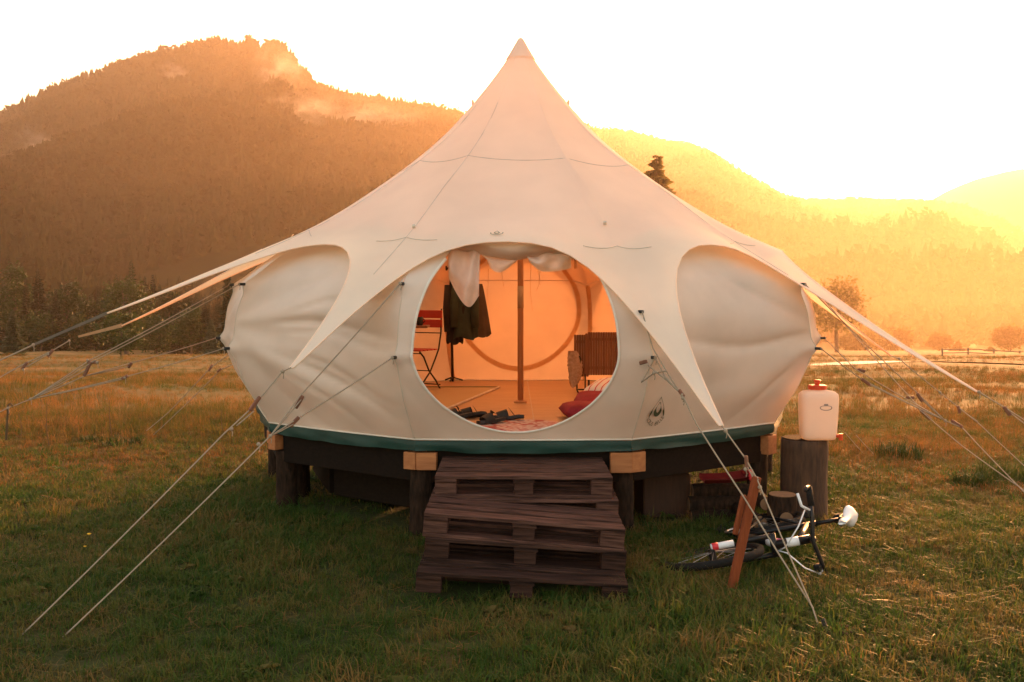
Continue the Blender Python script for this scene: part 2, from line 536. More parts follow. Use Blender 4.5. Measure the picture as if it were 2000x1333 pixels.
def proto(name, mb, mat):
    me = bpy.data.meshes.new(name)
    me.from_pydata([tuple(p) for p in mb.v], [], mb.f); me.update()
    me.materials.append(mat)
    return bpy.data.objects.new(name, me)       # never linked: it only feeds the scatter

def clump(seed, n, rad, h0, h1, w, lean):
    q = random.Random(seed); mb = MB()
    for _ in range(n):
        a = q.uniform(0, 2 * PI); rr = rad * math.sqrt(q.random())
        b = Vector((rr * math.cos(a), rr * math.sin(a), -.01))
        h = q.uniform(h0, h1); d = q.uniform(0, 2 * PI); ln = q.uniform(.1, lean) * h
        dv = Vector((math.cos(d), math.sin(d), 0)); sd = Vector((-dv.y, dv.x, 0)) * (w * q.uniform(.7, 1.2))
        m1 = b + dv * ln * .3 + Vector((0, 0, h * .55)); tp = b + dv * ln + Vector((0, 0, h * (1 - .25 * ln / h)))
        mb.add([b - sd, b + sd, m1 + sd * .75, m1 - sd * .75, tp], [(0, 1, 2, 3), (3, 2, 4)])
    return mb

TX, TY, TR, FZ = .08, 9.58, 2.5, .71          # tent centre, floor radius, floor level

def under_platform(x, y):
    return math.hypot(x - TX, y - TY) < 2.3

q = random.Random(11)
lawn_protos = [proto('lawn_blades', clump(i, 22, .085, .03, .075 if i < 3 else .12, .0032, 1.1), M['lawn']) for i in range(5)]
def rosette(seed):
    q = random.Random(seed); mb = MB()
    for k in range(9):
        a = 2 * PI * k / 9 + q.uniform(-.3, .3); L = q.uniform(.035, .07); w = L * .28
        d = Vector((math.cos(a), math.sin(a), 0)); sd = Vector((-d.y, d.x, 0)) * w; z = q.uniform(.012, .035)
        mb.add([Vector((0, 0, .005)), d * L * .55 + sd + Vector((0, 0, z)), d * L + Vector((0, 0, z * .7)), d * L * .55 - sd + Vector((0, 0, z))], [(0, 1, 2, 3)])
    return mb
def straws(seed):
    q = random.Random(seed); mb = MB()
    for k in range(7):
        p = Vector((q.uniform(-.08, .08), q.uniform(-.08, .08), q.uniform(.01, .03))); a = q.uniform(0, 6.28); L = q.uniform(.06, .14)
        e = p + Vector((math.cos(a) * L, math.sin(a) * L, q.uniform(0, .04))); sd = Vector((-math.sin(a), math.cos(a), 0)) * .0022
        mb.add([p - sd, p + sd, e + sd, e - sd], [(0, 1, 2, 3)])
    return mb
lawn_protos += [proto('weed_rosette', rosette(3), M['lawn']), proto('dead_straws', straws(4), M['dry'])]
P_, R_, S_, I_ = [], [], [], []
for _ in range(52000):
    y = math.sqrt(q.uniform(3.6 ** 2, 15.5 ** 2)); x = q.uniform(-1, 1) * (.56 * y + .8)
    dr = dryness(x, y)
    if q.random() < dr * .75: continue
    if under_platform(x, y) and q.random() < .8: continue
    if -.55 < x < .72 and 5.8 < y < 7.3 and q.random() < .9: continue
    pn = mnoise.noise(Vector((x * .7, y * .7, 20)))
    P_.append((x, y, ground_z(x, y))); R_.append((q.uniform(-.15, .15), q.uniform(-.15, .15), q.uniform(0, 6.28)))
    S_.append(q.uniform(.65, 1.25) * (1 + .5 * pn)); I_.append(q.choice([0, 0, 1, 1, 2, 2, 3, 4]) if q.random() < .92 else (5 if pn > -.1 else 6))
scatter('lawn_grass', 'short green grass round the tent', lawn_protos, P_, R_, S_, I_)

dry_protos = [proto('short_dry_blades', clump(70, 22, .09, .03, .085, .0032, 1.2), M['dry'])] + [proto('dry_blades', clump(50 + i, 16, .10, .06, (.16, .22, .34)[i], .003, .8), M['dry']) for i in range(3)]
P_, R_, S_, I_ = [], [], [], []
for (y0, y1, n, sc) in ((8.5, 16, 21000, .62), (16, 40, 24000, .8), (40, 110, 20000, 1.1)):
    for _ in range(n):
        y = math.sqrt(q.uniform(y0 ** 2, y1 ** 2)); x = q.uniform(-1, 1) * (.56 * y + 1)
        if q.random() > dryness(x, y) or under_platform(x, y): continue
        if x > 13 and 48 < y < 62: continue
        pn = mnoise.noise(Vector((x * .25, y * .25, 30)))
        if q.random() < -.9 * pn: continue
        P_.append((x, y, ground_z(x, y))); R_.append((q.uniform(-.2, .2), q.uniform(-.2, .2), q.uniform(0, 6.28)))
        tall = smooth(10.5, 13.5, y + 2.2 * pn + (.8 if x > 0 else 0))
        short = q.random() > tall
        S_.append((1.0 if short else sc) * q.uniform(.6, 1.2) * (1 + .6 * pn)); I_.append(0 if short else q.choice([1, 1, 2, 2, 3]))
scatter('meadow_grass', 'dry orange meadow grass beyond the lawn', dry_protos, P_, R_, S_, I_)

# ------------------------------------------------------------------ mountains
def mat_slope(name, c0, c1, sc):
    m, nt, out = new_mat(name)
    g = N(nt, 'ShaderNodeNewGeometry')
    n = N(nt, 'ShaderNodeTexNoise'); n.inputs['Scale'].default_value = sc; n.inputs['Detail'].default_value = 8
    nt.links.new(g.outputs['Position'], n.inputs['Vector'])
    c = ramp(nt, n.outputs['Fac'], [(.35, c0), (.7, c1)])
    d = N(nt, 'ShaderNodeBsdfDiffuse'); nt.links.new(c, d.inputs[0]); nt.links.new(d.outputs[0], out.inputs[0])
    return m
M['slope'] = mat_slope('forest_floor', (.012, .015, .007), (.024, .024, .010), .01)

def relief(name, label, crest, d0, d1, d2, px0, px1, base, amp, seed, exps=1.15, nz=90, nd=46):
    """a hillside rising from distance d0 to its crest at d1, falling behind to d2"""
    def z_at(px, d):
        cz = at(px, lin(crest, px), d1).z
        t = (d - d0) / (d1 - d0)
        if t <= 1: w = max(0, t) ** exps
        else: w = 1 - .55 * smooth(0, 1, (d - d1) / (d2 - d1))
        x = (px - CX) / F_PX * d
        n = mnoise.fractal(Vector((x * .004, d * .004, seed)), 1.0, 2.0, 5) * amp
        fade = min(1, max(0, t) * 4) * (1 - smooth(.75, 1.0, t) if t <= 1 else smooth(0, .3, (d - d1) / (d2 - d1)))
        return base + (cz - base) * w + n * fade
    rows = []
    for j in range(nd):
        t = j / (nd - 1)
        d = d0 + (d2 - d0) * t
        row = []
        for i in range(nz):
            px = px0 + (px1 - px0) * i / (nz - 1)
            row.append(((px - CX) / F_PX * d, d, z_at(px, d)))
        rows.append(row)
    o = MB().grid(rows).build(name, M['slope'], smooth_=True)
    tag(o, label, kind='structure')
    return z_at

CREST_L = [(-900, 420), (-500, 340), (-250, 300), (-100, 268), (0, 246), (60, 212), (120, 182), (200, 152), (270, 130), (330, 110), (390, 98), (415, 92), (430, 86),
           (445, 93), (470, 98), (484, 96), (490, 86), (498, 88), (505, 102), (518, 107), (530, 98), (548, 98), (562, 106), (578, 122), (585, 140), (600, 154), (625, 182), (680, 196), (740, 205), (800, 216), (860, 225), (900, 234),
           (1000, 262), (1080, 310), (1160, 390), (1260, 520)]
CREST_H = [(-900, 180), (-300, 270), (-100, 330), (0, 366), (60, 392), (130, 446), (220, 520), (330, 585), (480, 640), (640, 680)]
CREST_R = [(600, 330), (900, 250), (1100, 238), (1170, 264), (1205, 262), (1240, 270), (1290, 284), (1340, 288), (1380, 303), (1430, 333), (1480, 363), (1530, 392),
           (1560, 400), (1640, 402), (1660, 398), (1760, 402), (1830, 404), (1880, 418), (1940, 452), (2000, 492), (2200, 560), (2500, 600)]
CREST_F = [(1500, 520), (1700, 440), (1750, 420), (1800, 396), (1850, 366), (1900, 346), (1960, 330), (2000, 323), (2100, 318), (2400, 330), (2900, 360)]
zL = relief('mountain', 'wooded mountain with a rocky summit behind the tent', CREST_L, 330, 1500, 1900, -900, 1260, -16, 26, 1.0, 1.1, 320, 60)
zH = relief('foothill', 'dark wooded foothill below the mountain', CREST_H, 260, 560, 760, -900, 640, -16, 6, 4.0, 1.0, 60, 24)
zR = relief('ridge', 'wooded ridge glowing in the sun haze', CREST_R, 420, 2300, 2900, 600, 2500, -16, 45, 7.0, 1.25, 120)
zF = relief('far_hill', 'faint far hill in the sun glare', CREST_F, 2500, 3700, 4300, 1500, 2900, -16, 30, 12.0, 1.2, 50, 24)

def low_spruce(seed, tiers=5, n=7):
    q = random.Random(seed); mb = MB()
    for k in range(tiers):
        z0 = .06 + .86 * k / tiers; z1 = min(1.0, z0 + .34)
        rr = .25 * (1 - .82 * k / tiers)
        vs = [(0, 0, z1)]
        for i in range(n):
            a = 2 * PI * i / n + q.uniform(-.3, .3); r1 = rr * q.uniform(.6, 1.2)
            vs.append((r1 * math.cos(a), r1 * math.sin(a), z0 - q.uniform(0, .05)))
        mb.add(vs, [(0, 1 + i, 1 + (i + 1) % n) for i in range(n)])
    return mb

def low_round(seed):
    q = random.Random(seed); mb = MB()
    for _ in range(9):
        c = Vector((q.uniform(-.2, .2), q.uniform(-.2, .2), q.uniform(.35, .85)))
        vs = [(c.x + q.uniform(-.17, .17), c.y + q.uniform(-.17, .17), c.z + q.uniform(-.16, .16)) for _ in range(7)]
        mb.add(vs, [(0, 1, 2), (2, 3, 4), (4, 5, 6), (6, 0, 3), (1, 4, 6), (5, 2, 0)])
    return mb

far_protos = [proto('far_spruce', low_spruce(i), M['far_forest']) for i in range(4)] + [proto('far_round_tree', low_round(9 + i), M['far_forest']) for i in range(2)]
def forest(name, label, zf, n, px0, px1, d0, d1, hmin, hmax, crest_n=0, round_=.3):
    P_, R_, S_, I_ = [], [], [], []
    for k in range(n + crest_n):
        px = q.uniform(px0, px1)
        d = math.sqrt(q.uniform(d0 * d0, d1 * d1)) if k < n else d1 * q.uniform(.965, 1.01)
        x = (px - CX) / F_PX * d
        g = mnoise.noise(Vector((x * .006, d * .006, 41)))
        if k < n and g < -.38: continue
        P_.append((x, d, zf(px, d) - 1)); R_.append((q.uniform(-.06, .06), q.uniform(-.06, .06), q.uniform(0, 6.28)))
        S_.append(q.uniform(hmin, hmax) * (1 + .25 * g)); I_.append(q.choice([4, 5]) if q.random() < round_ + .3 * g else q.randrange(4))
    return scatter(name, label, far_protos, P_, R_, S_, I_)
forest('mountain_forest', 'spruce forest covering the mountain', zL, 27000, -250, 1150, 340, 1480, 8, 17)
forest('crest_forest', 'spruces standing along the mountain crest', zL, 0, -250, 1150, 1400, 1500, 11, 21, 1500, .12)
forest('foothill_forest', 'dark spruce forest on the foothill', zH, 4500, -350, 560, 285, 570, 8, 17, 500)
forest('ridge_forest', 'trees covering the hazy ridge', zR, 18000, 1000, 2250, 480, 2300, 10, 20, 1800, .5)
forest('valley_forest', 'hazy trees on the valley floor beyond the lane', lambda px, d: -15.2, 900, 1450, 2250, 270, 500, 6, 13, 0, .7)

# ------------------------------------------------------------------ trees in the valley
def make_spruce(seed, h, w):
    q = random.Random(seed); mb = MB(); t = MB()
    t.tube([(0, 0, -.3), (0, 0, h * .5), (0, 0, h * .97)], [h * .018, h * .011, h * .002], 6)
    z = h * .06
    while z < h * .985:
        f = z / h
        rr = w / 2 * (1 - f) ** .8 + .035 * w
        n = 10 if f < .8 else 7
        a0 = q.uniform(0, 6.28)
        for k in range(n):
            a = a0 + 2 * PI * k / n + q.uniform(-.25, .25)
            L = rr * q.uniform(.6, 1.2)
            dv = Vector((math.cos(a), math.sin(a), 0)); sd = Vector((-dv.y, dv.x, 0))
            b = Vector((0, 0, z + h * q.uniform(-.014, .014))); dr = L * q.uniform(-.05, .5)
            m_ = b + dv * L * .55 + Vector((0, 0, -dr * .4)); e = b + dv * L + Vector((0, 0, -dr))
            wd = L * .26 + .03 * w * .3
            mb.add([b, m_ + sd * wd, e, m_ - sd * wd, m_ + Vector((0, 0, -wd * 1.2))],
                   [(0, 1, 2), (0, 2, 3), (0, 4, 2), (1, 4, 3)])
        z += h * (.030 if f < .7 else .018)
    return t, mb

def make_broad(seed, h, w, leaf, clumps=26, per=46, low=.2):
    q = random.Random(seed); mb = MB(); t = MB()
    t.tube([(0, 0, -.3), (w * .02, 0, h * .3), (-w * .02, w * .02, h * .62)], [h * .03, h * .02, h * .008], 7)
    for c in range(clumps):
        u = q.uniform(0, 2 * PI); v = q.uniform(-1, 1); rr = q.uniform(.45, 1) ** .6
        zc = h * (low + (1 - low) * .52) + v * h * (1 - low) * .42 * rr
        k = math.sqrt(max(.05, 1 - v * v)) * (.86 if v > 0 else 1.0)
        cc = Vector((w * .38 * k * rr * math.cos(u), w * .38 * k * rr * math.sin(u), zc))
        if c < 6: t.tube([(0, 0, h * q.uniform(.25, .5)), tuple(cc * .6 + Vector((0, 0, zc * .38))), tuple(cc)], [h * .01, h * .006, h * .002], 5)
        cr = w * q.uniform(.12, .2)
        for _ in range(per):
            d = Vector((q.gauss(0, 1), q.gauss(0, 1), q.gauss(0, .8)))
            d = d.normalized() * cr * q.uniform(.4, 1.1)
            p = cc + d
            a = Vector((q.gauss(0, 1), q.gauss(0, 1), q.gauss(0, .6))).normalized() * leaf
            b = a.cross(Vector((q.gauss(0, 1), q.gauss(0, 1), q.gauss(0, 1)))).normalized() * leaf * .6
            mb.add([p - a, p + b, p + a, p - b], [(0, 1, 2, 3)])
    return t, mb

tree_cache = {}
def tree(kind, px, tip, base_py, wpx, Y, label, group, mat, seed):
    """one tree whose tip and width are those of the photo, standing on the ground at distance Y"""
    x = (px - CX) / F_PX * Y
    gz = ground_z(x, Y) if Y < 250 else ground_z(x, Y)
    top = at(px, tip, Y).z
    h = top - gz; w = wpx / F_PX * Y
    o = thing(kind, label, 'tree' if 'bush' not in kind else 'bush', (x, Y, gz), group)
    o.rotation_euler = (0, 0, (seed * 1.7) % 6.28)
    if 'spruce' in kind: t, c = make_spruce(seed, h, w)
    else:
        lf = max(.16, Y * .0016)
        t, c = make_broad(seed, h, w, lf, 44 if wpx > 60 else 26, 60, .05 if 'bush' in kind else .18)
    t.build('trunk', M['trunk'], o, world=False)
    c.build('crown', mat, o, world=False)
    return o

GL = 'trees along the foot of the mountain'
LEFT_TREES = [
    ('broadleaf_tree', 28, 508, 70, 150, 165, 'big dark broadleaf tree at the left edge of the tree line', 'broad'),
    ('spruce_tree', 76, 522, 48, 0, 160, 'dark pointed spruce just beside the big broadleaf tree at left', 'spruce'),
    ('broadleaf_tree', 128, 548, 80, 0, 165, 'olive round tree above the upper strap rope', 'broad'),
    ('spruce_tree', 110, 562, 36, 0, 150, 'narrow spruce in front of the olive round tree', 'spruce'),
    ('broadleaf_tree', 180, 580, 60, 0, 170, 'low dark broadleaf tree left of the green round tree', 'broad'),
    ('broadleaf_tree', 246, 542, 100, 0, 150, 'green round tree below the tallest spruce', 'broad_pale'),
    ('spruce_tree', 258, 506, 46, 0, 175, 'tallest spruce rising behind the green round tree', 'spruce'),
    ('spruce_tree', 228, 534, 38, 0, 180, 'spruce peeping out left of the tallest spruce', 'spruce'),
    ('spruce_tree', 284, 536, 34, 0, 178, 'slim spruce just right of the tallest spruce', 'spruce'),
    ('spruce_tree', 300, 534, 34, 0, 170, 'slim spruce just under the upper tent strap', 'spruce'),
    ('broadleaf_tree', 330, 572, 76, 0, 160, 'broad tree seen between the two tent straps', 'broad'),
    ('spruce_tree', 366, 562, 40, 0, 168, 'dark spruce halfway between green round tree and tent', 'spruce'),
    ('spruce_tree', 384, 570, 36, 0, 172, 'spruce right behind the upper pair of guy ropes', 'spruce'),
    ('spruce_tree', 446, 520, 52, 0, 120, 'tall dark spruce close behind the tent wall at left', 'spruce'),
    ('spruce_tree', 402, 585, 40, 0, 140, 'short spruce left of the tall dark spruce', 'spruce'),
    ('spruce_tree', 412, 622, 34, 0, 110, 'small pale spruce at the meadow edge by the tent', 'spruce_pale'),
    ('spruce_tree', 25, 604, 46, 0, 104, 'small grey spruce standing alone in the meadow', 'spruce_pale'),
    ('round_bush', 236, 606, 84, 0, 100, 'light green leafy bush at the meadow edge', 'broad_pale'),
    ('broadleaf_tree', 372, 606, 70, 0, 140, 'pale green low tree behind the guy ropes', 'broad_pale'),
    ('round_bush', 78, 612, 90, 0, 150, 'dark bush under the pointed spruce', 'broad'),
    ('round_bush', 150, 618, 90, 0, 152, 'dark bush under the olive round tree', 'broad'),
    ('round_bush', 305, 622, 80, 0, 148, 'dark bush right of the light green bush', 'broad'),
    ('spruce_tree', 205, 562, 34, 0, 166, 'thin spruce left of the green round tree', 'spruce'),
    ('spruce_tree', 52, 540, 34, 0, 152, 'slim spruce in front of the big dark broadleaf tree', 'spruce'),
    ('spruce_tree', 346, 580, 30, 0, 150, 'slim spruce in front of the tree between the straps', 'spruce'),
]
for i, (k, px, tip, wpx, _, Y, lab, mt) in enumerate(LEFT_TREES):
    tree(k, px, tip, 0, wpx * 1.25, Y, lab, GL, M[mt], 100 + i)
# back rank, too alike to tell apart
for i in range(46):
    px = -130 + i * 14.5 + q.uniform(-8, 8)
    tree('spruce_tree', px, q.uniform(552, 602), 0, q.uniform(40, 60), q.uniform(172, 225),
         'dark spruce in the back rank of the tree line', 'spruces in the back rank of the tree line', M['spruce'], 300 + i)
GR = 'trees in the sunlit haze'
M['backlit'] = mat_leaf('veil_lightened_leaves', [(.05, .055, .014), (.085, .08, .02), (.12, .10, .026)], .55, .25)  # leaf colour lightened in place of the orange veil over these trees
RIGHT_TREES = [
    ('spruce_tree', 1280, 297, 230, 0, 165, 'tall ragged spruce rising behind the tent roof at right', 'backlit'),
    ('broadleaf_tree', 1636, 532, 140, 0, 170, 'big hazy broadleaf tree beyond the tent wall at right', 'backlit'),
    ('round_bush', 1745, 648, 110, 0, 215, 'hazy broad bush next to the big hazy tree', 'backlit'),
    ('broadleaf_tree', 1836, 652, 60, 0, 210, 'hazy round tree left of the little spruces', 'backlit'),
    ('spruce_tree', 1872, 664, 36, 0, 200, 'hazy small spruce beside the round hazy tree', 'backlit'),
    ('spruce_tree', 1936, 676, 26, 0, 190, 'tiny hazy spruce by the fence', 'backlit'),
    ('broadleaf_tree', 1975, 640, 80, 0, 190, 'faint hazy tree at the right edge', 'backlit'),
    ('round_bush', 1680, 650, 90, 0, 205, 'hazy bush below the big hazy broadleaf tree', 'backlit'),
]
for i, (k, px, tip, wpx, _, Y, lab, mt) in enumerate(RIGHT_TREES):
    tree(k, px, tip, 0, wpx, Y, lab, GR, M[mt], 200 + i)

# ------------------------------------------------------------------ lane and fence at right
def strip(name, x0, x1, yc, wid, lift, mat, label):
    rows = []
    for i in range(61):
        x = x0 + (x1 - x0) * i / 60
        row = []
        for s in (-.5, -.25, 0, .25, .5):
            y = yc + .012 * (x - 20) + s * wid
            row.append((x, y, ground_z(x, y) + lift))
        rows.append(row)
    return tag(MB().grid(rows).build(name, mat, smooth_=True), label, kind='structure')
strip('lane', 15, 75, 59, 4.6, .06, M['gravel'], 'pale gravel lane across the meadow')
FY = 118
fen = thing('fence', 'low wooden rail fence beyond the gravel lane', 'fence', (60, FY, ground_z(60, FY)))
fx = [50 + 3.0 * i for i in range(13)]
for x in fx:
    z = ground_z(x, FY)
    MB().box((x, FY, z + .35), (.14, .14, 1.0)).build('post', M['fence'], fen)
for lv in (.3, .7):
    for x0, x1 in zip(fx, fx[1:]):
        MB().tube([(x0, FY - .1, ground_z(x0, FY) + lv), (x1, FY - .1, ground_z(x1, FY) + lv)], .06, 6).build('rail', M['fence'], fen)

# ------------------------------------------------------------------ the tent
TENT = thing('bell_tent', 'cream canvas bell tent with pointed roof and open oval door', 'tent', (TX, TY, FZ))
SEAM_AZ = [-162, -126, -90, -54, -18, 18, 54, 90, 126, 162]
ARM = {-162: (-162, 3.6, 1.2), -126: (-126, 3.6, 1.2), -90: (-90, 3.75, 1.44), -54: (-54, 3.73, 1.61), -18: (-24, 3.573, 1.297),
       18: (19, 3.65, .96), 54: (54, 4.0, 1.055), 90: (90, 3.5, 1.15), 126: (126, 3.6, 1.2), 162: (162, 3.6, 1.2)}
PROF = [(0, 4.105), (.02, 4.09), (.055, 4.03), (.12, 3.92), (.25, 3.74), (.42, 3.53), (.7, 3.22), (1.05, 2.93), (1.5, 2.62), (2.0, 2.32), (2.5, 2.09), (3.0, 1.88), (3.5, 1.67), (4.2, 1.4)]
def polar(az, r_, z):
    a = R(az)
    return Vector((TX + r_ * math.sin(a), TY - r_ * math.cos(a), z))
def g_edge(t):
    return math.exp(-(max(0, t - .008) / .085) ** .82)
R_MID = 2.33
def gap_of(az):
    n = len(SEAM_AZ)
    for i in range(n):
        a0 = ARM[SEAM_AZ[i]][0]; a1 = ARM[SEAM_AZ[(i + 1) % n]][0]
        if i == n - 1: a1 += 360
        for off in (0, 360):
            if a0 <= az + off < a1: return i, (az + off - a0) / (a1 - a0)
    return 0, 0
def roof_z(i, t, r_):
    n = len(SEAM_AZ)
    A, B = ARM[SEAM_AZ[i]], ARM[SEAM_AZ[(i + 1) % n]]
    re = r_ * (1 + .022 * 4 * t * (1 - t) * smooth(.1, .8, r_))
    z = interp(PROF, re)
    for arm, tt in ((A, t), (B, 1 - t)):
        if r_ > 1.5:
            dev = arm[2] - interp(PROF, arm[1])
            z += dev * ((r_ - 1.5) / (arm[1] - 1.5)) ** 1.2 * math.exp(-(tt / .24) ** 2)
    z -= .02 * 4 * t * (1 - t) * math.sin(PI * min(1, r_ / R_MID))
    return z
def roof_pt(i, t, r_):
    n = len(SEAM_AZ)
    A, B = ARM[SEAM_AZ[i]], ARM[SEAM_AZ[(i + 1) % n]]
    a1 = B[0] + (360 if i == n - 1 else 0)
    az = A[0] + (a1 - A[0]) * t
    return polar(az, r_, roof_z(i, t, r_))
TS = [0, .006, .014, .024, .036, .05, .068, .09, .12, .155, .2, .26, .33, .41, .5]
TS = TS + [1 - t for t in reversed(TS[:-1])]
VS = [0, .008, .02, .045, .08, .12, .17, .23, .3, .38, .46, .54, .62, .69, .75, .80, .84, .88, .91, .94, .97, 1]
def edge_r(i, t):
    n = len(SEAM_AZ)
    A, B = ARM[SEAM_AZ[i]], ARM[SEAM_AZ[(i + 1) % n]]
    return R_MID + (A[1] - R_MID) * g_edge(t) + (B[1] - R_MID) * g_edge(1 - t)
roof = MB()
edge_lines = []
for i in range(10):
    rows = []
    for v in VS:
        rows.append([roof_pt(i, t, max(.004, v * edge_r(i, t))) for t in TS])
    roof.grid(rows)
    edge_lines.append(rows[-1])
# weld the seams by merging doubles through bmesh
import bmesh
def weld(mb, dist=1e-4):
    bm = bmesh.new()
    vs = [bm.verts.new(p) for p in mb.v]
    for f in mb.f:
        try: bm.faces.new([vs[k] for k in f])
        except ValueError: pass
    bmesh.ops.remove_doubles(bm, verts=bm.verts, dist=dist)
    bmesh.ops.recalc_face_normals(bm, faces=bm.faces)
    bm.verts.index_update()
    out = MB(); out.v = [tuple(v.co) for v in bm.verts]; out.f = [tuple(v.index for v in f.verts) for f in bm.faces]
    bm.free()
    return out
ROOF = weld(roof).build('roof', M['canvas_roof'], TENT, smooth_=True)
ROOF['_base'] = TENT['_base']
for i in range(10):
    MB().tube([p + Vector((0, 0, -.002)) for p in edge_lines[i]], .0055, 6).build('eave_hem', M['canvas_roof'], ROOF, smooth_=True)
# cap over the vent
cap = MB(); rows = []
for v in [0.0, .02, .05, .09, .13]:
    rows.append([polar(a, max(.012, v + .007), interp(PROF, v) + .006) for a in range(0, 360, 9)])
cap.grid(rows, closed=True)
CAP = cap.build('roof_cap', M['canvas_roof'], TENT, smooth_=True)
CAP['_base'] = TENT['_base']
for az in (-90, 90):
    MB().box(polar(az, .445, interp(PROF, .44) + .004), (.10, .022, .05), Matrix.Rotation(R(az), 3, 'Z'), .008).build('vent_flap', M['canvas_roof'], CAP)
# seams
def seam_line(name, pts, rad=.0035):
    return MB().tube(pts, rad, 5).build(name, M['seam'], ROOF, smooth_=True)
for i, az in enumerate(SEAM_AZ):
    if az in (-90, -54, -18, 54, 90):
        seam_line('ridge_seam', [roof_pt(i, 0, r_) + Vector((0, 0, .002)) for r_ in np.linspace(.5, 2.6, 26)], .0018)
ring = []
for az in range(-84, 85, 3):
    i, t = gap_of(az)
    ring.append(roof_pt(i, t, 1.12 + .03 * math.sin(R(az) * 2)) + Vector((0, 0, .003)))
seam_line('ring_seam', ring, .0021)
for i in range(2, 7):
    for tt in ([0, .03, .06, .09, .12, .15, .18], [1, .97, .94, .91, .88, .85, .82]):
        seam_line('arm_seam', [roof_pt(i, t, 2.14 + .5 * min(t, 1 - t)) + Vector((0, -.002, .003)) for t in tt], .0022)
for az, r_ in ((-18, 2.02), (18, 1.92)):
    i = SEAM_AZ.index(az)
    p = roof_pt(i, 0, r_)
    MB().box(p + Vector((0, -.012, .012)), (.022, .022, .022), Matrix.Rotation(.6, 3, 'X')).build('roof_toggle', M['seam'], ROOF)
# arm straps are built with the guy ropes

# --- walls
WPROF = [(-.02, 2.49), (.0, 2.50), (.12, 2.575), (.35, 2.71), (.61, 2.79), (.85, 2.765), (1.12, 2.65), (1.28, 2.47), (1.42, 2.27), (1.60, 2.13)]
PULLS = {18: (.61, .92)}
PULL = (.61, 1.11)
def seam_r(h, az=0):
    r_ = interp(WPROF, h)
    for hp in PULLS.get(az, PULL): r_ += .045 * math.exp(-((h - hp) / .05) ** 2)
    return r_
def wall_pt(i, u, h, wrinkle=True):
    """i: gap index, u 0..1 from seam i to seam i+1, h above the floor"""
    a0 = SEAM_AZ[i]; a1 = SEAM_AZ[(i + 1) % 10] + (360 if i == 9 else 0)
    uu = min(u, 1 - u)
    base = interp(WPROF, h)
    s_az = SEAM_AZ[i] if u < .5 else SEAM_AZ[(i + 1) % 10]
    tip = sum(.045 * math.exp(-((h - hp) / .05) ** 2) for hp in PULLS.get(s_az, PULL))
    r0 = base + tip * math.exp(-(uu / .045) ** 1.2)
    p0 = polar(a0, r0, FZ + h); p1 = polar(a1, r0, FZ + h)
    p = p0.lerp(p1, u)
    am = R((a0 + a1) / 2)
    nrm = Vector((math.sin(am), -math.cos(am), 0))
    sag = -.055 * 4 * u * (1 - u) * math.sin(PI * min(1, max(0, h / 1.55)))
    p += nrm * sag
    if wrinkle:
        w = 0.0
        env = math.sin(PI * min(1, max(0, h / 1.5))) ** .7 * (4 * u * (1 - u)) ** .6
        mid = (a0 + a1) / 2
        def crease(x, p=3): return (1 - abs(math.sin(x))) ** p
        if abs(mid + 36) < 1:                 # creases fan out from the guyed seam
            th = math.atan2(h - .80, u * 1.5 + .12)
            w -= .052 * crease(th * 7.5 + .35 * math.sin(u * 6 + h * 3), 2.5) * env * smooth(.10, .45, u) * (1 if h < 1.0 else .6)
            w -= .028 * crease(th * 13 + 1.0 + .4 * math.sin(u * 9)) * env * smooth(.2, .5, u)
            w += .024 * math.sin(th * 9) * env
        elif abs(mid - 36) < 1:
            th = math.atan2(h - .75, (1 - u) * 1.5 + .15)
            w += .020 * math.sin(th * 8 + .6) * env - .034 * crease(th * 5 + .5 + .3 * math.sin((1 - u) * 6)) * env
        else:
            th = math.atan2(h - .7, u * 1.5 + .15)
            w += .008 * math.sin(th * 14 + mid) * env - .012 * crease(th * 6 + mid) * env
        w += .010 * mnoise.noise(Vector((u * 3 + i * 7, h * 3, 1))) * env
        w += .005 * mnoise.noise(Vector((u * 9 + i * 7, h * 7, 4))) * env
        p += nrm * w
    if h > .9:
        dx, dy = p.x - TX, p.y - TY
        rr = math.hypot(dx, dy)
        gi_, gt_ = gap_of(math.degrees(math.atan2(dx, -dy)))
        p.z = min(p.z, roof_z(gi_, gt_, rr) - .006)
    return p
HS = [0, .015, .03] + [.05 + 1.5 * k / 62 for k in range(63)] + [1.568, 1.585]
US = [0, .012, .03, .055, .09] + [.12 + .76 * k / 50 for k in range(51)] + [.91, .945, .97, .988, 1]
for i in range(10):
    mid = SEAM_AZ[i] + 18
    if mid == 0: continue
    rows = [[wall_pt(i, u, h) for u in US] for h in HS]
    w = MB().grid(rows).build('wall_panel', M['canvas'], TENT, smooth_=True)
    w['_base'] = TENT['_base']
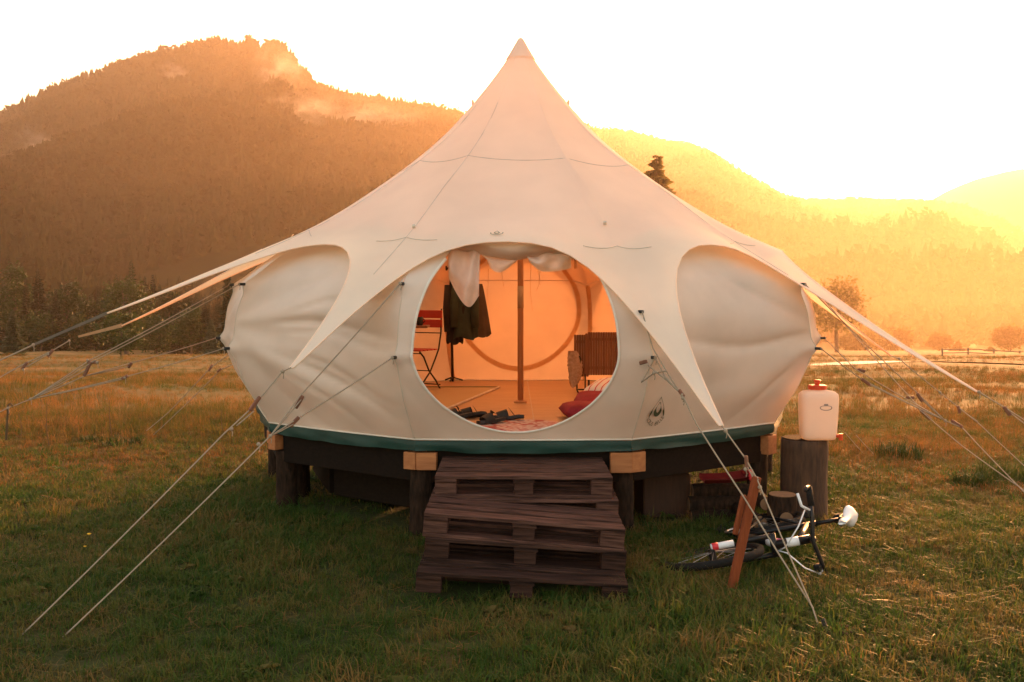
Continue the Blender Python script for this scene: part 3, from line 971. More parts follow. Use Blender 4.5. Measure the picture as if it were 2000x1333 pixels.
# front panel with its oval doorway
DI = 4
D_U0, D_H0, D_RU, D_RB, D_RT = .468, .64, .415, .59, 1.12
D_TOP = 1.57
def door_pt(a, k, off=0.0):
    """k 0 on the door edge .. 1 on the panel border"""
    ca, sa = math.cos(a), math.sin(a)
    D_RH = D_RT if sa > 0 else D_RB
    eu, eh = D_U0 + D_RU * ca, D_H0 + D_RH * sa
    tu = ((1 - D_U0) / (D_RU * ca)) if ca > 1e-6 else ((0 - D_U0) / (D_RU * ca) if ca < -1e-6 else 1e9)
    th = ((1.585 - D_H0) / (D_RH * sa)) if sa > 1e-6 else ((0 - D_H0) / (D_RH * sa) if sa < -1e-6 else 1e9)
    t = min(tu, th)
    bu, bh = D_U0 + D_RU * ca * t, D_H0 + D_RH * sa * t
    if eh > D_TOP:
        f_ = (D_TOP - D_H0) / (eh - D_H0)
        eu, eh = D_U0 + (eu - D_U0) * f_, D_TOP
    u, h = eu + (bu - eu) * k, eh + (bh - eh) * k
    p = wall_pt(DI, min(1, max(0, u)), h)
    return p + Vector((0, off, 0))
ANG = [2 * PI * k / 160 for k in range(160)]
for cu, ch in ((1, 0), (1, 1.585), (0, 0), (0, 1.585)):
    ANG.append(math.atan2((ch - D_H0) / (D_RT if ch > D_H0 else D_RB), (cu - D_U0) / D_RU) % (2 * PI))
ANG.sort()
rows = [[door_pt(a, k) for a in ANG] for k in (0, .03, .08, .14, .2, .27, .34, .42, .5, .58, .66, .74, .82, .9, .95, 1)]
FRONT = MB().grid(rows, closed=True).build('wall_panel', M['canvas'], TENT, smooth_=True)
FRONT['label'] = 'front wall panel with the oval doorway'
FRONT['_base'] = TENT['_base']
BA = [a for a in np.linspace(PI * .80, PI * 2.20, 150)]
rows = [[door_pt(float(a), 0) + (door_pt(float(a), 0) - polar(0, 2.55, FZ + D_H0)) * f + Vector((0, oy, 0)) for a in BA]
        for f, oy in ((.0, -.007), (-.010, -.010), (-.020, -.007), (-.024, 0), (-.020, .007), (0, .005))]
MB().grid(rows).build('door_binding', M['trim'], FRONT, smooth_=True)
# hem piping and green groundsheet skirt
for i in range(10):
    hem = [wall_pt(i, u, .004, False) + Vector((0, 0, -.006 * math.sin(PI * u) + .0)) for u in np.linspace(0, 1, 13)]
    MB().tube(hem, .006, 6).build('hem_piping', M['trim'], TENT, smooth_=True)
    rows = []
    am = R(SEAM_AZ[i] + 18); nrm = Vector((math.sin(am), -math.cos(am), 0))
    us = np.linspace(0, 1, 25)
    for f in (0, .25, .5, .75, 1):
        row = []
        for u in us:
            p = wall_pt(i, float(u), 0.0, False)
            depth = .072 + .022 * math.sin(PI * u) + .012 * mnoise.noise(Vector((u * 6, i * 3.3, 2)))
            out = .005 * math.sin(PI * f) + .022 * mnoise.noise(Vector((u * 7, f * 2, i * 5.1))) * f
            row.append(p + Vector((0, 0, -.006 - depth * f)) + nrm * (out - .004))
        rows.append(row)
    MB().grid(rows).build('groundsheet_skirt', M['green_sheet'], TENT, smooth_=True)
# dark pull tabs
for i, az in enumerate(SEAM_AZ):
    for hp in PULLS.get(az, PULL):
        r_ = seam_r(hp, az)
        MB().box(polar(az - (1.6 if az == 18 and hp > .7 else 0), r_ + .012, FZ + hp), (.026, .05, .022), Matrix.Rotation(R(az), 3, 'Z'), .004).build('pull_tab', M['tab'], TENT)
for az in (-90, -54, -18, 18, 54, 90):
    MB().tube([polar(az, seam_r(h, az) + .001, FZ + h) for h in np.linspace(.01, {18: .78, -18: 1.02}.get(az, 1.12), 44)], .0032, 5).build('wall_seam', M['seam'], TENT, smooth_=True)
# inner seam tapes and rear door band
for i, az in enumerate(SEAM_AZ):
    if abs(az) >= 90:
        rows = []
        for h in HS:
            r_ = interp(WPROF, h) - .012
            rows.append([polar(az - .55, r_, FZ + h), polar(az, r_ - .004, FZ + h), polar(az + .55, r_, FZ + h)])
        MB().grid(rows).build('seam_tape', M['band'], TENT, smooth_=True)
rows = []
for k in range(97):
    a = 2 * PI * k / 96
    row = []
    for f in (1.0, .975, .95, .925):
        u, h = .5 + .44 * f * math.cos(a), .86 + .76 * f * math.sin(a)
        row.append(wall_pt(9, u, min(1.56, h)) + Vector((0, -.012, 0)))
    rows.append(row)
MB().grid(rows).build('rear_door_band', M['band'], TENT, smooth_=True)
rows = [[wall_pt(i, float(u), 1.17, False) * 1.0 + (Vector((TX, TY, FZ + 1.17)) - wall_pt(i, float(u), 1.17, False)) * .006 + Vector((0, 0, dz)) for i in (7, 8, 9, 0, 1) for u in np.linspace(0, .99, 10)] for dz in (-.006, .006)]
rows = [r_[:20] + r_[20:] for r_ in rows]
MB().grid(rows).build('inner_wall_seam', M['canvas'], TENT, smooth_=True)

# centre pole
pole_top = interp(PROF, .02)
MB().tube([(TX + .0, TY, FZ - .005), (TX, TY, 1.64), (TX, TY, 2.3), (TX, TY, 3.0), (TX, TY, pole_top - .03)], .028, 16).build('centre_pole', M['pole'], TENT, smooth_=True)
MB().lathe([(.0295, 0), (.0295, .21)], (TX, TY, 1.60), 16).build('pole_sleeve', M['pole_label'], TENT, smooth_=True)
MB().lathe([(.062, 0), (.062, .014), (.034, .026)], (TX, TY, FZ - .004), 20).build('pole_foot', M['pole'], TENT)

# rolled-up door above the opening
DY = TY - 2.28 * math.cos(R(18))
def at_door(px, py, dy=0.0):
    return at(px, py, DY + dy)
def soft_cloth(outline_top, outline_bot, n_v, bulge, seed, dy0=0.0, folds=9, famp=.02):
    rows = []
    n = len(outline_top)
    for j in range(n_v + 1):
        f = j / n_v
        row = []
        for k in range(n):
            (x0, y0), (x1, y1) = outline_top[k], outline_bot[k]
            p = at_door(x0 + (x1 - x0) * f, y0 + (y1 - y0) * f)
            s = k / (n - 1)
            dy = -bulge * math.sin(PI * f) + famp * math.sin(s * folds + f * 3 + seed) + famp * .8 * mnoise.noise(Vector((s * 5, f * 4, seed)))
            row.append(p + Vector((0, dy0 + dy, 0)))
        rows.append(row)
    return MB().grid(rows)
def resample(pts, n):
    xs = np.linspace(0, len(pts) - 1, n); out = []
    for x in xs:
        k = min(int(x), len(pts) - 2); t = x - k
        # catmull
        p0 = pts[max(k - 1, 0)]; p1 = pts[k]; p2 = pts[k + 1]; p3 = pts[min(k + 2, len(pts) - 1)]
        out.append(tuple(.5 * (2 * p1[c] + (p2[c] - p0[c]) * t + (2*p0[c] - 5*p1[c] + 4*p2[c] - p3[c]) * t*t + (3*p1[c] - p0[c] - 3*p2[c] + p3[c]) * t**3) for c in (0, 1)))
    return out
roll_t = resample([(872, 478), (905, 466), (950, 460), (1010, 458), (1060, 462), (1095, 474), (1122, 492)], 40)
roll_b = resample([(876, 488), (920, 494), (945, 499), (1000, 508), (1035, 505), (1075, 500), (1118, 510)], 40)
roll = soft_cloth(roll_t, roll_b, 14, .11, 3, -.01, 11, .018).build('rolled_door', M['canvas'], TENT, smooth_=True)
roll['_base'] = TENT['_base']
cur_t = resample([(876, 484), (900, 488), (925, 490), (938, 496)], 26)
cur_b = resample([(878, 545), (896, 580), (917, 600), (936, 578)], 26)
soft_cloth(cur_t, cur_b, 22, .05, 8, -.035, 13, .02).build('mesh_curtain', M['mesh_cloth'], roll, smooth_=True)
hf_t = resample([(938, 496), (965, 500), (990, 503), (1014, 504)], 22)
hf_b = resample([(952, 508), (960, 526), (980, 532), (1012, 508)], 22)
soft_cloth(hf_t, hf_b, 12, .03, 5, .02, 6, .008).build('mesh_curtain', M['mesh_cloth'], roll, smooth_=True)
pl_t = resample([(1028, 500), (1055, 498), (1085, 482), (1112, 488)], 26)
pl_b = resample([(1034, 512), (1056, 530), (1090, 530), (1116, 524)], 26)
soft_cloth(pl_t, pl_b, 14, .06, 12, -.02, 12, .022).build('door_lining', M['film'], roll, smooth_=True)
for pts in ([(954, 526), (953, 560), (951, 596)], [(980, 531), (982, 548), (984, 562)], [(1037, 515), (1036, 560), (1038, 590), (1040, 607)],
            [(1050, 530), (1054, 548), (1048, 568)], [(1055, 530), (1052, 552), (1056, 556)]):
    p3 = [at_door(x, y, .0) for x, y in resample(pts, 8)]
    MB().tube(p3, .0045, 5, flat=.35).build('tie_tape', M['band'], roll, smooth_=True)
for px, y0, y1 in ((877, 486, 502), (1123, 494, 525)):
    a, b = at_door(px, y0), at_door(px + 1, y1)
    MB().box((a + b) / 2, (.02, .006, (a - b).length)).build('roll_strap', M['band'], roll)

# prints on the canvas (flat marks laid on the cloth)
def bez_drop(w, h, n=30, sharp=1.6):
    """drop outline, point up, centred on x, base at z 0"""
    pts = []
    for k in range(n):
        a = 2 * PI * k / n - PI / 2
        s = math.sin(a)
        y = (s + 1) / 2
        x = math.cos(a) * (1 - max(0, y - .35) / .65) ** .75 if y > .35 else math.cos(a)
        pts.append((x * w / 2, y * h))
    return pts
def ring_faces(outer, inner):
    n = len(outer)
    vs = [(*p,) for p in outer] + [(*p,) for p in inner]
    fs = [(k, (k + 1) % n, n + (k + 1) % n, n + k) for k in range(n)]
    return vs, fs
glyph_cache = {}
def glyph(ch):
    if ch not in glyph_cache:
        cu = bpy.data.curves.new('glyph', 'FONT'); cu.body = ch; cu.size = 1.0; cu.align_x = 'CENTER'; cu.resolution_u = 2
        ob = bpy.data.objects.new('glyph', cu); COL.objects.link(ob)
        dg = bpy.context.evaluated_depsgraph_get()
        m_ = ob.evaluated_get(dg).to_mesh()
        glyph_cache[ch] = ([tuple(v.co) for v in m_.vertices], [tuple(p.vertices) for p in m_.polygons])
        ob.evaluated_get(dg).to_mesh_clear()
        bpy.data.objects.remove(ob); bpy.data.curves.remove(cu)
    return glyph_cache[ch]
def emblem_2d(w, h, text=None):
    """teardrop flame mark: list of (verts2d, faces)"""
    out = []
    n = 40
    # outer crescent pair: drop minus smaller raised drop
    o = bez_drop(w, h, n); i_ = [(x * .70, y * .66 + h * .30) for x, y in bez_drop(w, h, n)]
    cut = []
    vs, fs = ring_faces([(x, y) for x, y in o], [(x, min(y, h * .985)) for x, y in i_])
    fs = [f for f in fs if sum(vs[k][1] for k in f[:2]) / 2 > h * .30]        # open at the bottom for the lettering
    out.append((vs, fs))
    o2 = [(x * .50, y * .50 + h * .30) for x, y in bez_drop(w, h, n)]; i2 = [(x * .26, y * .44 + h * .44) for x, y in bez_drop(w, h, n)]
    vs, fs = ring_faces(o2, [(x, min(y, h * .80)) for x, y in i2])
    out.append((vs, fs))
    if text:
        n_t = len(text); sz = w * .27
        rad = w * .46
        for k, ch in enumerate(text):
            if ch == ' ': continue
            a = R(-90) + R(150) * ((k + .5) / n_t - .5)
            gv_, gf_ = glyph(ch)
            ca, sa = math.cos(a + PI / 2), math.sin(a + PI / 2)
            vs = []
            for (x, y, z) in gv_:
                x, y = x * sz * .8, (y - .35) * sz
                vs.append((rad * math.cos(a) + x * ca - y * sa, h * .36 + rad * .92 * math.sin(a) + x * sa + y * ca))
            out.append((vs, gf_))
    return out
em = MB(); wi = SEAM_AZ.index(18)
EU, EH, EW = .060, .10, .165
for vs, fs in emblem_2d(EW, EW * 1.33, 'LOTUS BELLE'):
    pw = 1.62
    em.add([wall_pt(wi, EU + .048 + x / pw, EH + y) + Vector((.006, -.009, 0)) for x, y in vs], fs)
em.build('canvas_emblem', M['print'], TENT)
em = MB()
# small lotus ring above the door
fi = DI
def roof_mark(x, y, r0=2.235, t0=.445):
    r_ = r0 - y * 1.15
    return roof_pt(fi, t0 + x / (r_ * R(43)), r_) + Vector((0, -.004, .008))
def arc(rx, ry, a0, a1, th, n=24, cy=0):
    o = [(rx * math.cos(a), cy + ry * math.sin(a)) for a in np.linspace(a0, a1, n)]
    i_ = [((rx - th) * math.cos(a), cy + (ry - th * .8) * math.sin(a)) for a in np.linspace(a0, a1, n)]
    return o + i_, [(k, k + 1, n + k + 1, n + k) for k in range(n - 1)]
vs, fs = arc(.048, .030, R(-200), R(20), .007); em.add([roof_mark(x, y) for x, y in vs], fs)
dd = bez_drop(.046, .05, 24); di = [(x * .6, y * .6 + .012) for x, y in dd]
vs, fs = ring_faces([(x, y - .014) for x, y in dd], [(x, y - .014) for x, y in di]); em.add([roof_mark(x, y) for x, y in vs], fs)
em.build('roof_emblem', M['print_pale'], TENT)

# ------------------------------------------------------------------ platform
PLAT = thing('tent_platform', 'round timber platform on log posts under the tent', 'platform', (TX, TY, 0))
dk = MB()
top = [polar(a, TR - .02, FZ - .004) for a in SEAM_AZ]; bot = [p + Vector((0, 0, -.045)) for p in top]
dk.add(top + bot, [tuple(range(10)), tuple(reversed(range(10, 20)))] + [(k, (k + 1) % 10, 10 + (k + 1) % 10, 10 + k) for k in range(10)])
dk.build('deck', M['ply'], PLAT)
# joints of the plywood sheets
for x in (-1.15, .1, 1.35):
    hl = math.sqrt(max(.1, 2.3 ** 2 - (x) ** 2))
    MB().box((TX + x, TY, FZ - .003), (.006, 2 * hl, .004)).build('board_joint', M['seam'], PLAT)
for i in range(10):
    a0, a1 = SEAM_AZ[i], SEAM_AZ[(i + 1) % 10] + (360 if i == 9 else 0)
    p0, p1 = polar(a0, TR - .10, 0), polar(a1, TR - .10, 0)
    c = (p0 + p1) / 2; L = (p1 - p0).length - .10
    ang = math.atan2(p1.y - p0.y, p1.x - p0.x)
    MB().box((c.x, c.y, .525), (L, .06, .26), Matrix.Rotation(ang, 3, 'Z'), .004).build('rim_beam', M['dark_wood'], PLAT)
for k in range(9):
    x = -2.0 + .5 * k
    hl = math.sqrt(2.25 ** 2 - x * x) - .05
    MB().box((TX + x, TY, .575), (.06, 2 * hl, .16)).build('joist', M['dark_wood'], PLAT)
def beam_end(az, a_n, wid, hgt, dx, dz=0, out=.0):
    p = polar(az, TR - .02 + out, FZ - .158 + dz)
    m_ = Matrix.Rotation(R(a_n), 3, 'Z')
    off = m_ @ Vector((dx, .07, 0))
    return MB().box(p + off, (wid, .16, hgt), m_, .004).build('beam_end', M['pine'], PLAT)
beam_end(-18, -27, .10, .125, -.052); beam_end(-18, -4, .145, .125, .075)
beam_end(18, 2, .155, .145, -.066, -.01); beam_end(18, 30, .125, .145, .07, -.01)
beam_end(-54, -40, .09, .12, .0); beam_end(54, 46, .13, .15, 0, -.02)
beam_end(-54, -62, .07, .10, -.10, .03)
def log_post(x, y, rad, h, seed=0, tilt=(0, 0), parent=PLAT, name='log_post'):
    q = random.Random(seed); rows = []
    gz = ground_z(x, y)
    for j in range(9):
        f = j / 8
        row = []
        for k in range(18):
            a = 2 * PI * k / 18
            rr = rad * (1 + .05 * mnoise.noise(Vector((math.cos(a) * 2 + seed, math.sin(a) * 2, f * 3))) + .10 * (1 - f) ** 4)
            row.append(Vector((x + rr * math.cos(a) + tilt[0] * f, y + rr * math.sin(a) + tilt[1] * f, gz - .05 + (h - gz + .05) * f)))
        rows.append(row)
    mb = MB().grid(rows, closed=True)
    mb.f.append(tuple(8 * 18 + k for k in range(18)))
    return mb.build(name, M['bark'], parent, smooth_=True)
for az, rr, rad in ((-18, 2.36, .095), (18, 2.36, .075), (-54, 2.36, .085), (54, 2.36, .08), (-90, 2.3, .09), (90, 2.3, .09), (126, 2.3, .09), (-126, 2.3, .09), (162, 2.3, .09), (-162, 2.3, .09)):
    p = polar(az, rr, 0); log_post(p.x, p.y, rad, .48, int(az) + 200)
for i in (2, 3, 4, 6, 7, 8, 9, 0, 1):  # added boards that stop light passing under the platform
    a0, a1 = SEAM_AZ[i], SEAM_AZ[(i + 1) % 10] + (360 if i == 9 else 0)
    p0, p1 = polar(a0, TR - .55, 0), polar(a1, TR - .55, 0)
    c = (p0 + p1) / 2; L = (p1 - p0).length * (.94 if i != 4 else .8)
    ang = math.atan2(p1.y - p0.y, p1.x - p0.x)
    if i in (6, 7): continue
    MB().box((c.x, c.y, .24), (L, .05, .34), Matrix.Rotation(ang, 3, 'Z'), .004).build('added_shade_board', M['dark_wood'], PLAT)
log_post(-1.88, 8.75, .125, .40, 5)
log_post(-1.2, 9.6, .12, .5, 6); log_post(.9, 10.2, .12, .5, 8)

# ------------------------------------------------------------------ pallet steps
def make_pallet(label, mat, group):
    o = thing('pallet', label, 'pallet', (0, 0, 0), group)
    for y, w in ((-.334, .132), (-.166, .090), (0, .130), (.165, .090), (.334, .132)):
        MB().box((0, y, .133), (1.2, w, .022), None, .003).build('top_board', mat, o, world=False)
    for x in (-.5275, 0, .5275):
        MB().box((x, 0, .111), (.145, .8, .022), None, .003).build('cross_board', mat, o, world=False)
        for y in (-.338, 0, .338):
            MB().box((x, y, .061), (.13 if x == 0 else .145, .10, .078), None, .004).build('block', mat, o, world=False)
    for y in (-.35, 0, .35):
        MB().box((0, y, .011), (1.2, .10, .022), None, .003).build('bottom_board', mat, o, world=False)
    return o
PG = 'pallets stacked as steps to the tent door'
def put(o, x, y, z, rz=0, roll=0, sx=1.0):
    o.location = (x, y, z); o.rotation_euler = (0, R(roll), R(rz)); o.scale = (sx, 1, 1)
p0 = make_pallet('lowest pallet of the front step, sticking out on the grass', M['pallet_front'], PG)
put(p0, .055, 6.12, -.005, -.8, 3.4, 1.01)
for ch in list(p0.children):
    if ch.name.startswith('bottom_board') and ch.data.vertices[0].co.y < -.2: p0_front = ch
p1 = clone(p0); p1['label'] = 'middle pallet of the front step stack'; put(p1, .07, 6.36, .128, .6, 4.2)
p2 = make_pallet('top pallet of the front step, tilted down to the right', M['pallet'], PG)
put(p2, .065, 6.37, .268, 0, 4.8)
p3 = clone(p2); p3['label'] = 'uppermost pallet of all, just under the tent door'; put(p3, .075, 6.90, .435, 0, .4, .955)
p4 = clone(p2); p4['label'] = 'pallet below the uppermost one, its end jutting out right'; put(p4, .10, 6.87, .290, -.6, .3, .98)
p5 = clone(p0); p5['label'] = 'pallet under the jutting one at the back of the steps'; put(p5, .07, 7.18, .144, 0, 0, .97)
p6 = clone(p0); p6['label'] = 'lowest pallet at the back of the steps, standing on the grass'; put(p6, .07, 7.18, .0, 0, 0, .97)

bpy.data.objects.remove(p0_front)      # the lowest pallet lost its front foot board: it stands on its blocks

# ------------------------------------------------------------------ guy ropes
def sag_line(a, b, sag=.01, n=10):
    a, b = Vector(a), Vector(b)
    return [a.lerp(b, k / n) + Vector((0, 0, -sag * math.sin(PI * k / n))) for k in range(n + 1)]
def guy(label, paths, sliders=(), knots=(), rad=.0042, straps=(), group='guy ropes of the tent'):
    o = thing('guy_rope', label, 'rope', tuple(Vector(paths[0][-1])), group)
    for p in paths:
        pts = []
        for a, b in zip(p, p[1:]): pts += sag_line(a, b, .006 * (Vector(a) - Vector(b)).length, 6)[(1 if pts else 0):]
        MB().tube(pts, rad, 6).build('cord', M['rope'], o, smooth_=True)
    for (a, b) in sliders:
        a, b = Vector(a), Vector(b)
        d = (b - a)
        m_ = d.to_track_quat('X', 'Z').to_matrix()
        MB().box((a + b) / 2, (d.length, .016, .026), m_, .005).build('slider', M['slider'], o)
    for k in knots:
        k = Vector(k)
        MB().lathe([(.003, -.012), (.011, -.008), (.013, 0), (.010, .008), (.003, .012)], k, 8).build('knot', M['rope'], o, smooth_=True)
        MB().tube([k, k + Vector((.008, -.004, -.025)), k + Vector((.004, 0, -.045))], .003, 5).build('cord_end', M['rope'], o)
    for (a, b, w, mt) in straps:
        a, b = Vector(a), Vector(b)
        d = b - a
        s = d.cross(Vector((0, 0, 1))).normalized()
        up = s.cross(d).normalized()
        rows = []
        for k in range(9):
            p = a.lerp(b, k / 8)
            ww = w[0] + (w[1] - w[0]) * k / 8
            rows.append([p - up * ww + s * .002, p + up * ww + s * .002, p + up * ww - s * .002, p - up * ww - s * .002])
        MB().grid(rows, closed=True).build('arm_strap', M[mt], o)
    return o
def arm_tip(az):
    A = ARM[az]; return polar(A[0], A[1], A[2])
def tab_pt(az, hp):
    return polar(az - (1.6 if az == 18 and hp > .7 else 0), seam_r(hp, az) + .035, FZ + hp)
# front left: one from the roof arm, one pair from the wall seam
t = arm_tip(-18)
g1 = at(-10, 1292, 5.02)
k1 = at(552, 726, 6.28)
sl = at(492, 797, 6.15)
mg = at(440, 845, 6.02)
guy('rope from the front left roof point down to the grass', [[t, k1, sl, mg, g1], [sl + Vector((.012, 0, -.02)), at(462, 832, 6.08)]],
    [(at(508, 775, 6.18), at(488, 803, 6.13))], [k1, at(452, 838, 6.05)])
a, b = tab_pt(-18, PULL[1]), tab_pt(-18, PULL[0])
j = at(528, 852, 6.2); g2 = at(52, 1312, 4.95)
s1, s2 = at(585, 775, 6.45), at(575, 822, 6.42)
guy('rope pair from the left side of the door joining into one long rope', [[a, s1, j, g2], [b, s2, j], [s1 + Vector((.01, 0, -.02)), j], [s2 + Vector((0, 0, -.02)), j]],
    [(at(592, 773, 6.46), at(577, 798, 6.44)), (at(584, 815, 6.44), at(566, 834, 6.40))], [a, b, j, at(505, 868, 6.15)])
# front right: roof arm over the stake
t = arm_tip(18)
g3 = at(1606, 1245, 5.22)
st = at(1478, 935, 5.93)
k3 = at(1417, 842, 6.11)
guy('rope from the front right roof point over the brown stake', [[t, k3, at(1456, 896, 6.0), st, at(1588, 1190, 5.34), g3], [at(1456, 905, 6.0), at(1476, 942, 5.92)], [at(1462, 918, 5.98), at(1482, 938, 5.92)]],
    [(at(1457, 890, 6.0), at(1459, 917, 5.99))], [k3, st, at(1456, 917, 5.99), at(1484, 952, 5.91)])
a, b = tab_pt(18, .92), tab_pt(18, PULL[0])
j = at(1333, 772, 6.35)
guy('slack rope pair from the right side of the door ending beside the stake', [[a, at(1275, 680, 6.7), at(1318, 752, 6.45), j], [b, at(1300, 738, 6.5), j], [b, at(1253, 747, 6.72), at(1277, 729, 6.6), at(1302, 725, 6.52)],
     [at(1266, 714, 6.66), at(1305, 745, 6.5), j], [j, at(1360, 828, 6.22), at(1455, 975, 5.85), at(1588, 1188, 5.36)]],
    [(at(1249, 710, 6.74), at(1264, 706, 6.7)), (at(1326, 762, 6.38), at(1336, 776, 6.34))], [j, at(1334, 778, 6.34), b, at(1277, 729, 6.6)], .0048)
# left side
t = arm_tip(-54)
k4 = at(65, 674, 7.1)
guy('rope of the upper left roof strap leaving at the left edge', [[k4, at(0, 704, 6.97), at(-520, 930, 5.6)]], [], [k4], .0058, [(t, k4, (.010, .008), 'strap_grey')])
t = arm_tip(-90)
k5 = at(135, 666, 9.5)
guy('rope of the lower left roof strap with a hook', [[k5, at(97, 688, 9.45), at(42, 714, 9.4)], [at(97, 690, 9.45), at(50, 718, 9.4)], [at(46, 712, 9.4), at(-420, 960, 8.9)]],
    [(at(104, 683, 9.45), at(93, 697, 9.45)), (at(54, 708, 9.4), at(42, 722, 9.4))], [k5, at(95, 692, 9.45), at(46, 722, 9.4)], .0058, [(t, at(153, 658, 9.55), (.018, .010), 'orange_web')])
ring_l = at(60, 780, 7.9)
U54, L54 = tab_pt(-54, PULL[1]), tab_pt(-54, PULL[0])
U90, L90 = tab_pt(-90, PULL[1]), tab_pt(-90, PULL[0])
guy('upper nearer rope from the left wall to the gathered ring', [[U54, at(186, 704, 7.95), ring_l], [at(170, 722, 7.95), ring_l]], [(at(178, 706, 7.95), at(164, 735, 7.95))], [U54, at(190, 708, 7.95)])
guy('upper farther rope from the left wall to the gathered ring', [[U90, at(172, 706, 8.3), ring_l]], [(at(170, 708, 8.3), at(188, 708, 8.3))], [U90, at(171, 704, 8.3)])
guy('lower nearer rope from the left wall to the gathered ring', [[L54, at(243, 737, 8.0), ring_l], [at(243, 740, 8.0), ring_l]], [(at(250, 734, 8.0), at(237, 741, 8.0))], [L54, at(244, 738, 8.0)])
guy('lower farther rope from the left wall to the gathered ring', [[L90, at(254, 710, 8.6), at(165, 735, 8.2), ring_l], [at(252, 716, 8.6), at(165, 735, 8.2)]], [(at(257, 708, 8.6), at(250, 719, 8.6))], [L90])
hk = at(16, 797, 7.8)
guy('short rope from the gathered ring to the thin peg', [[ring_l, hk, at(-160, 880, 7.4)]], [], [ring_l, hk])
# faint back ropes at left
guy('thin dark rope behind the left wall', [[at(450, 690, 11.0), at(412, 718, 11.2), at(330, 805, 11.5), at(286, 842, 11.6)]], [(at(415, 712, 11.2), at(408, 725, 11.2))], [], .0045)
guy('thin dark rope behind the left wall, nearer the canvas', [[at(455, 712, 11.2), at(432, 722, 11.3), at(300, 850, 11.9)]], [(at(433, 720, 11.3), at(424, 727, 11.3))], [], .0045)
# right side
t = arm_tip(54)
k6 = at(1912, 766, 7.22)
guy('rope of the big right roof arm leaving at the right edge', [[t, k6, at(1962, 796, 7.1), at(2010, 826, 6.98), at(2300, 1010, 6.3)], [at(1968, 803, 7.1), at(2010, 834, 6.98)]], [(at(1960, 794, 7.1), at(1974, 812, 7.08))], [k6])
t = arm_tip(90)
k7 = at(1756, 701, 9.5)
guy('rope of the farther right roof arm with a dangling slider', [[t, k7, at(1836, 767, 9.3), at(1872, 796, 9.2), at(1910, 826, 9.1), at(2100, 1000, 8.6)], [at(1876, 800, 9.2), at(1910, 824, 9.1)]],
    [(at(1871, 793, 9.2), at(1875, 808, 9.2))], [k7, at(1836, 767, 9.3)])
ring_r = at(1846, 822, 8.0)
U54, L54 = tab_pt(54, PULL[1]), tab_pt(54, PULL[0])
U90, L90 = tab_pt(90, PULL[1]), tab_pt(90, PULL[0])
guy('upper nearer rope from the right wall to its ring', [[U54, at(1794, 770, 7.9), ring_r], [at(1800, 780, 7.9), ring_r]], [(at(1791, 768, 7.9), at(1802, 785, 7.9))], [U54])
guy('upper farther rope from the right wall to its ring', [[U90, at(1700, 690, 8.8), at(1790, 790, 8.3), ring_r]], [(at(1770, 776, 8.4), at(1786, 777, 8.4))], [])
guy('lower nearer rope from the right wall to its ring', [[L54, at(1684, 742, 8.05), ring_r], [at(1700, 752, 8.0), ring_r]], [(at(1682, 740, 8.05), at(1702, 754, 8.05))], [L54])
guy('lower farther rope from the right wall to its ring', [[L90, at(1672, 722, 8.9), ring_r]], [(at(1674, 722, 8.9), at(1690, 726, 8.9))], [L90])
guy('thin anchor rope running down from the right ring', [[ring_r, at(1880, 836, 7.95), at(1940, 900, 7.6), at(2080, 1040, 6.9)]], [(at(1858, 822, 8.0), at(1880, 835, 7.95))], [ring_r])
guy('second thin rope running down at the right edge', [[at(1795, 800, 8.6), at(1880, 872, 8.3), at(2010, 965, 7.9)]], [(at(1798, 802, 8.6), at(1818, 820, 8.55))], [], .0045)
guy('thin slack rope in the dry grass near the white canister', [[at(1650, 845, 10.5), at(1690, 890, 10.8), at(1745, 945, 11.0)], [at(1672, 850, 10.6), at(1720, 902, 10.8)]], [], [], .004)

# pegs and stakes
def peg(label, a, b, rad, mat, cat='peg', name='tent_peg'):
    o = thing(name, label, cat, tuple(Vector(a)))
    MB().tube([a, b], [rad, rad * .85], 8).build('shaft', M[mat], o)
    return o
o = peg('thin dark peg standing in the meadow at the left edge', at(12, 800 + 60, 7.8), hk + Vector((0, 0, .02)), .009, 'stem')
MB().tube([hk + Vector((0, 0, .02)), hk + Vector((.02, 0, .035)), hk + Vector((.035, 0, .01))], .007, 6).build('hook', M['stem'], o)
a, b = at(1425, 1168, 5.9), at(1477, 936, 5.94)
d = b - a
ST = thing('wooden_stake', 'red brown wooden stake leaning in front of the bicycle', 'stake', tuple(a))
m_ = d.to_track_quat('Z', 'X').to_matrix()
MB().box((a + b) / 2 + d * -.03, (.048, .042, d.length * 1.1), m_, .006).build('shaft', M['stake'], ST)
sp = a.lerp(b, .72)
MB().box(sp + Vector((-.05, .02, -.02)), (.03, .03, .24), m_, .005).build('side_batten', M['stake'], ST)
AN = thing('ground_anchor', 'dark ground anchor and turned soil at the end of the front rope', 'anchor', tuple(at(1606, 1250, 5.22)))
ap = at(1606, 1250, 5.22)
gz0 = ground_z(ap.x, ap.y)
MB().tube([(ap.x, ap.y, gz0 + .07), (ap.x + .03, ap.y - .06, gz0 - .05)], .012, 8).build('shaft', M['black_metal'], AN)
q2 = random.Random(5)
for k in range(9):
    s = q2.uniform(.018, .04)
    MB().lathe([(s * .3, 0), (s, s * .4), (s * .7, s * .9), (s * .1, s * 1.1)], (ap.x + q2.uniform(-.05, .13), ap.y - q2.uniform(-.02, .12), gz0 - .003), 7, 1, q2.uniform(.6, 1.2)).build('soil_clod', M['bark'], AN, smooth_=True)

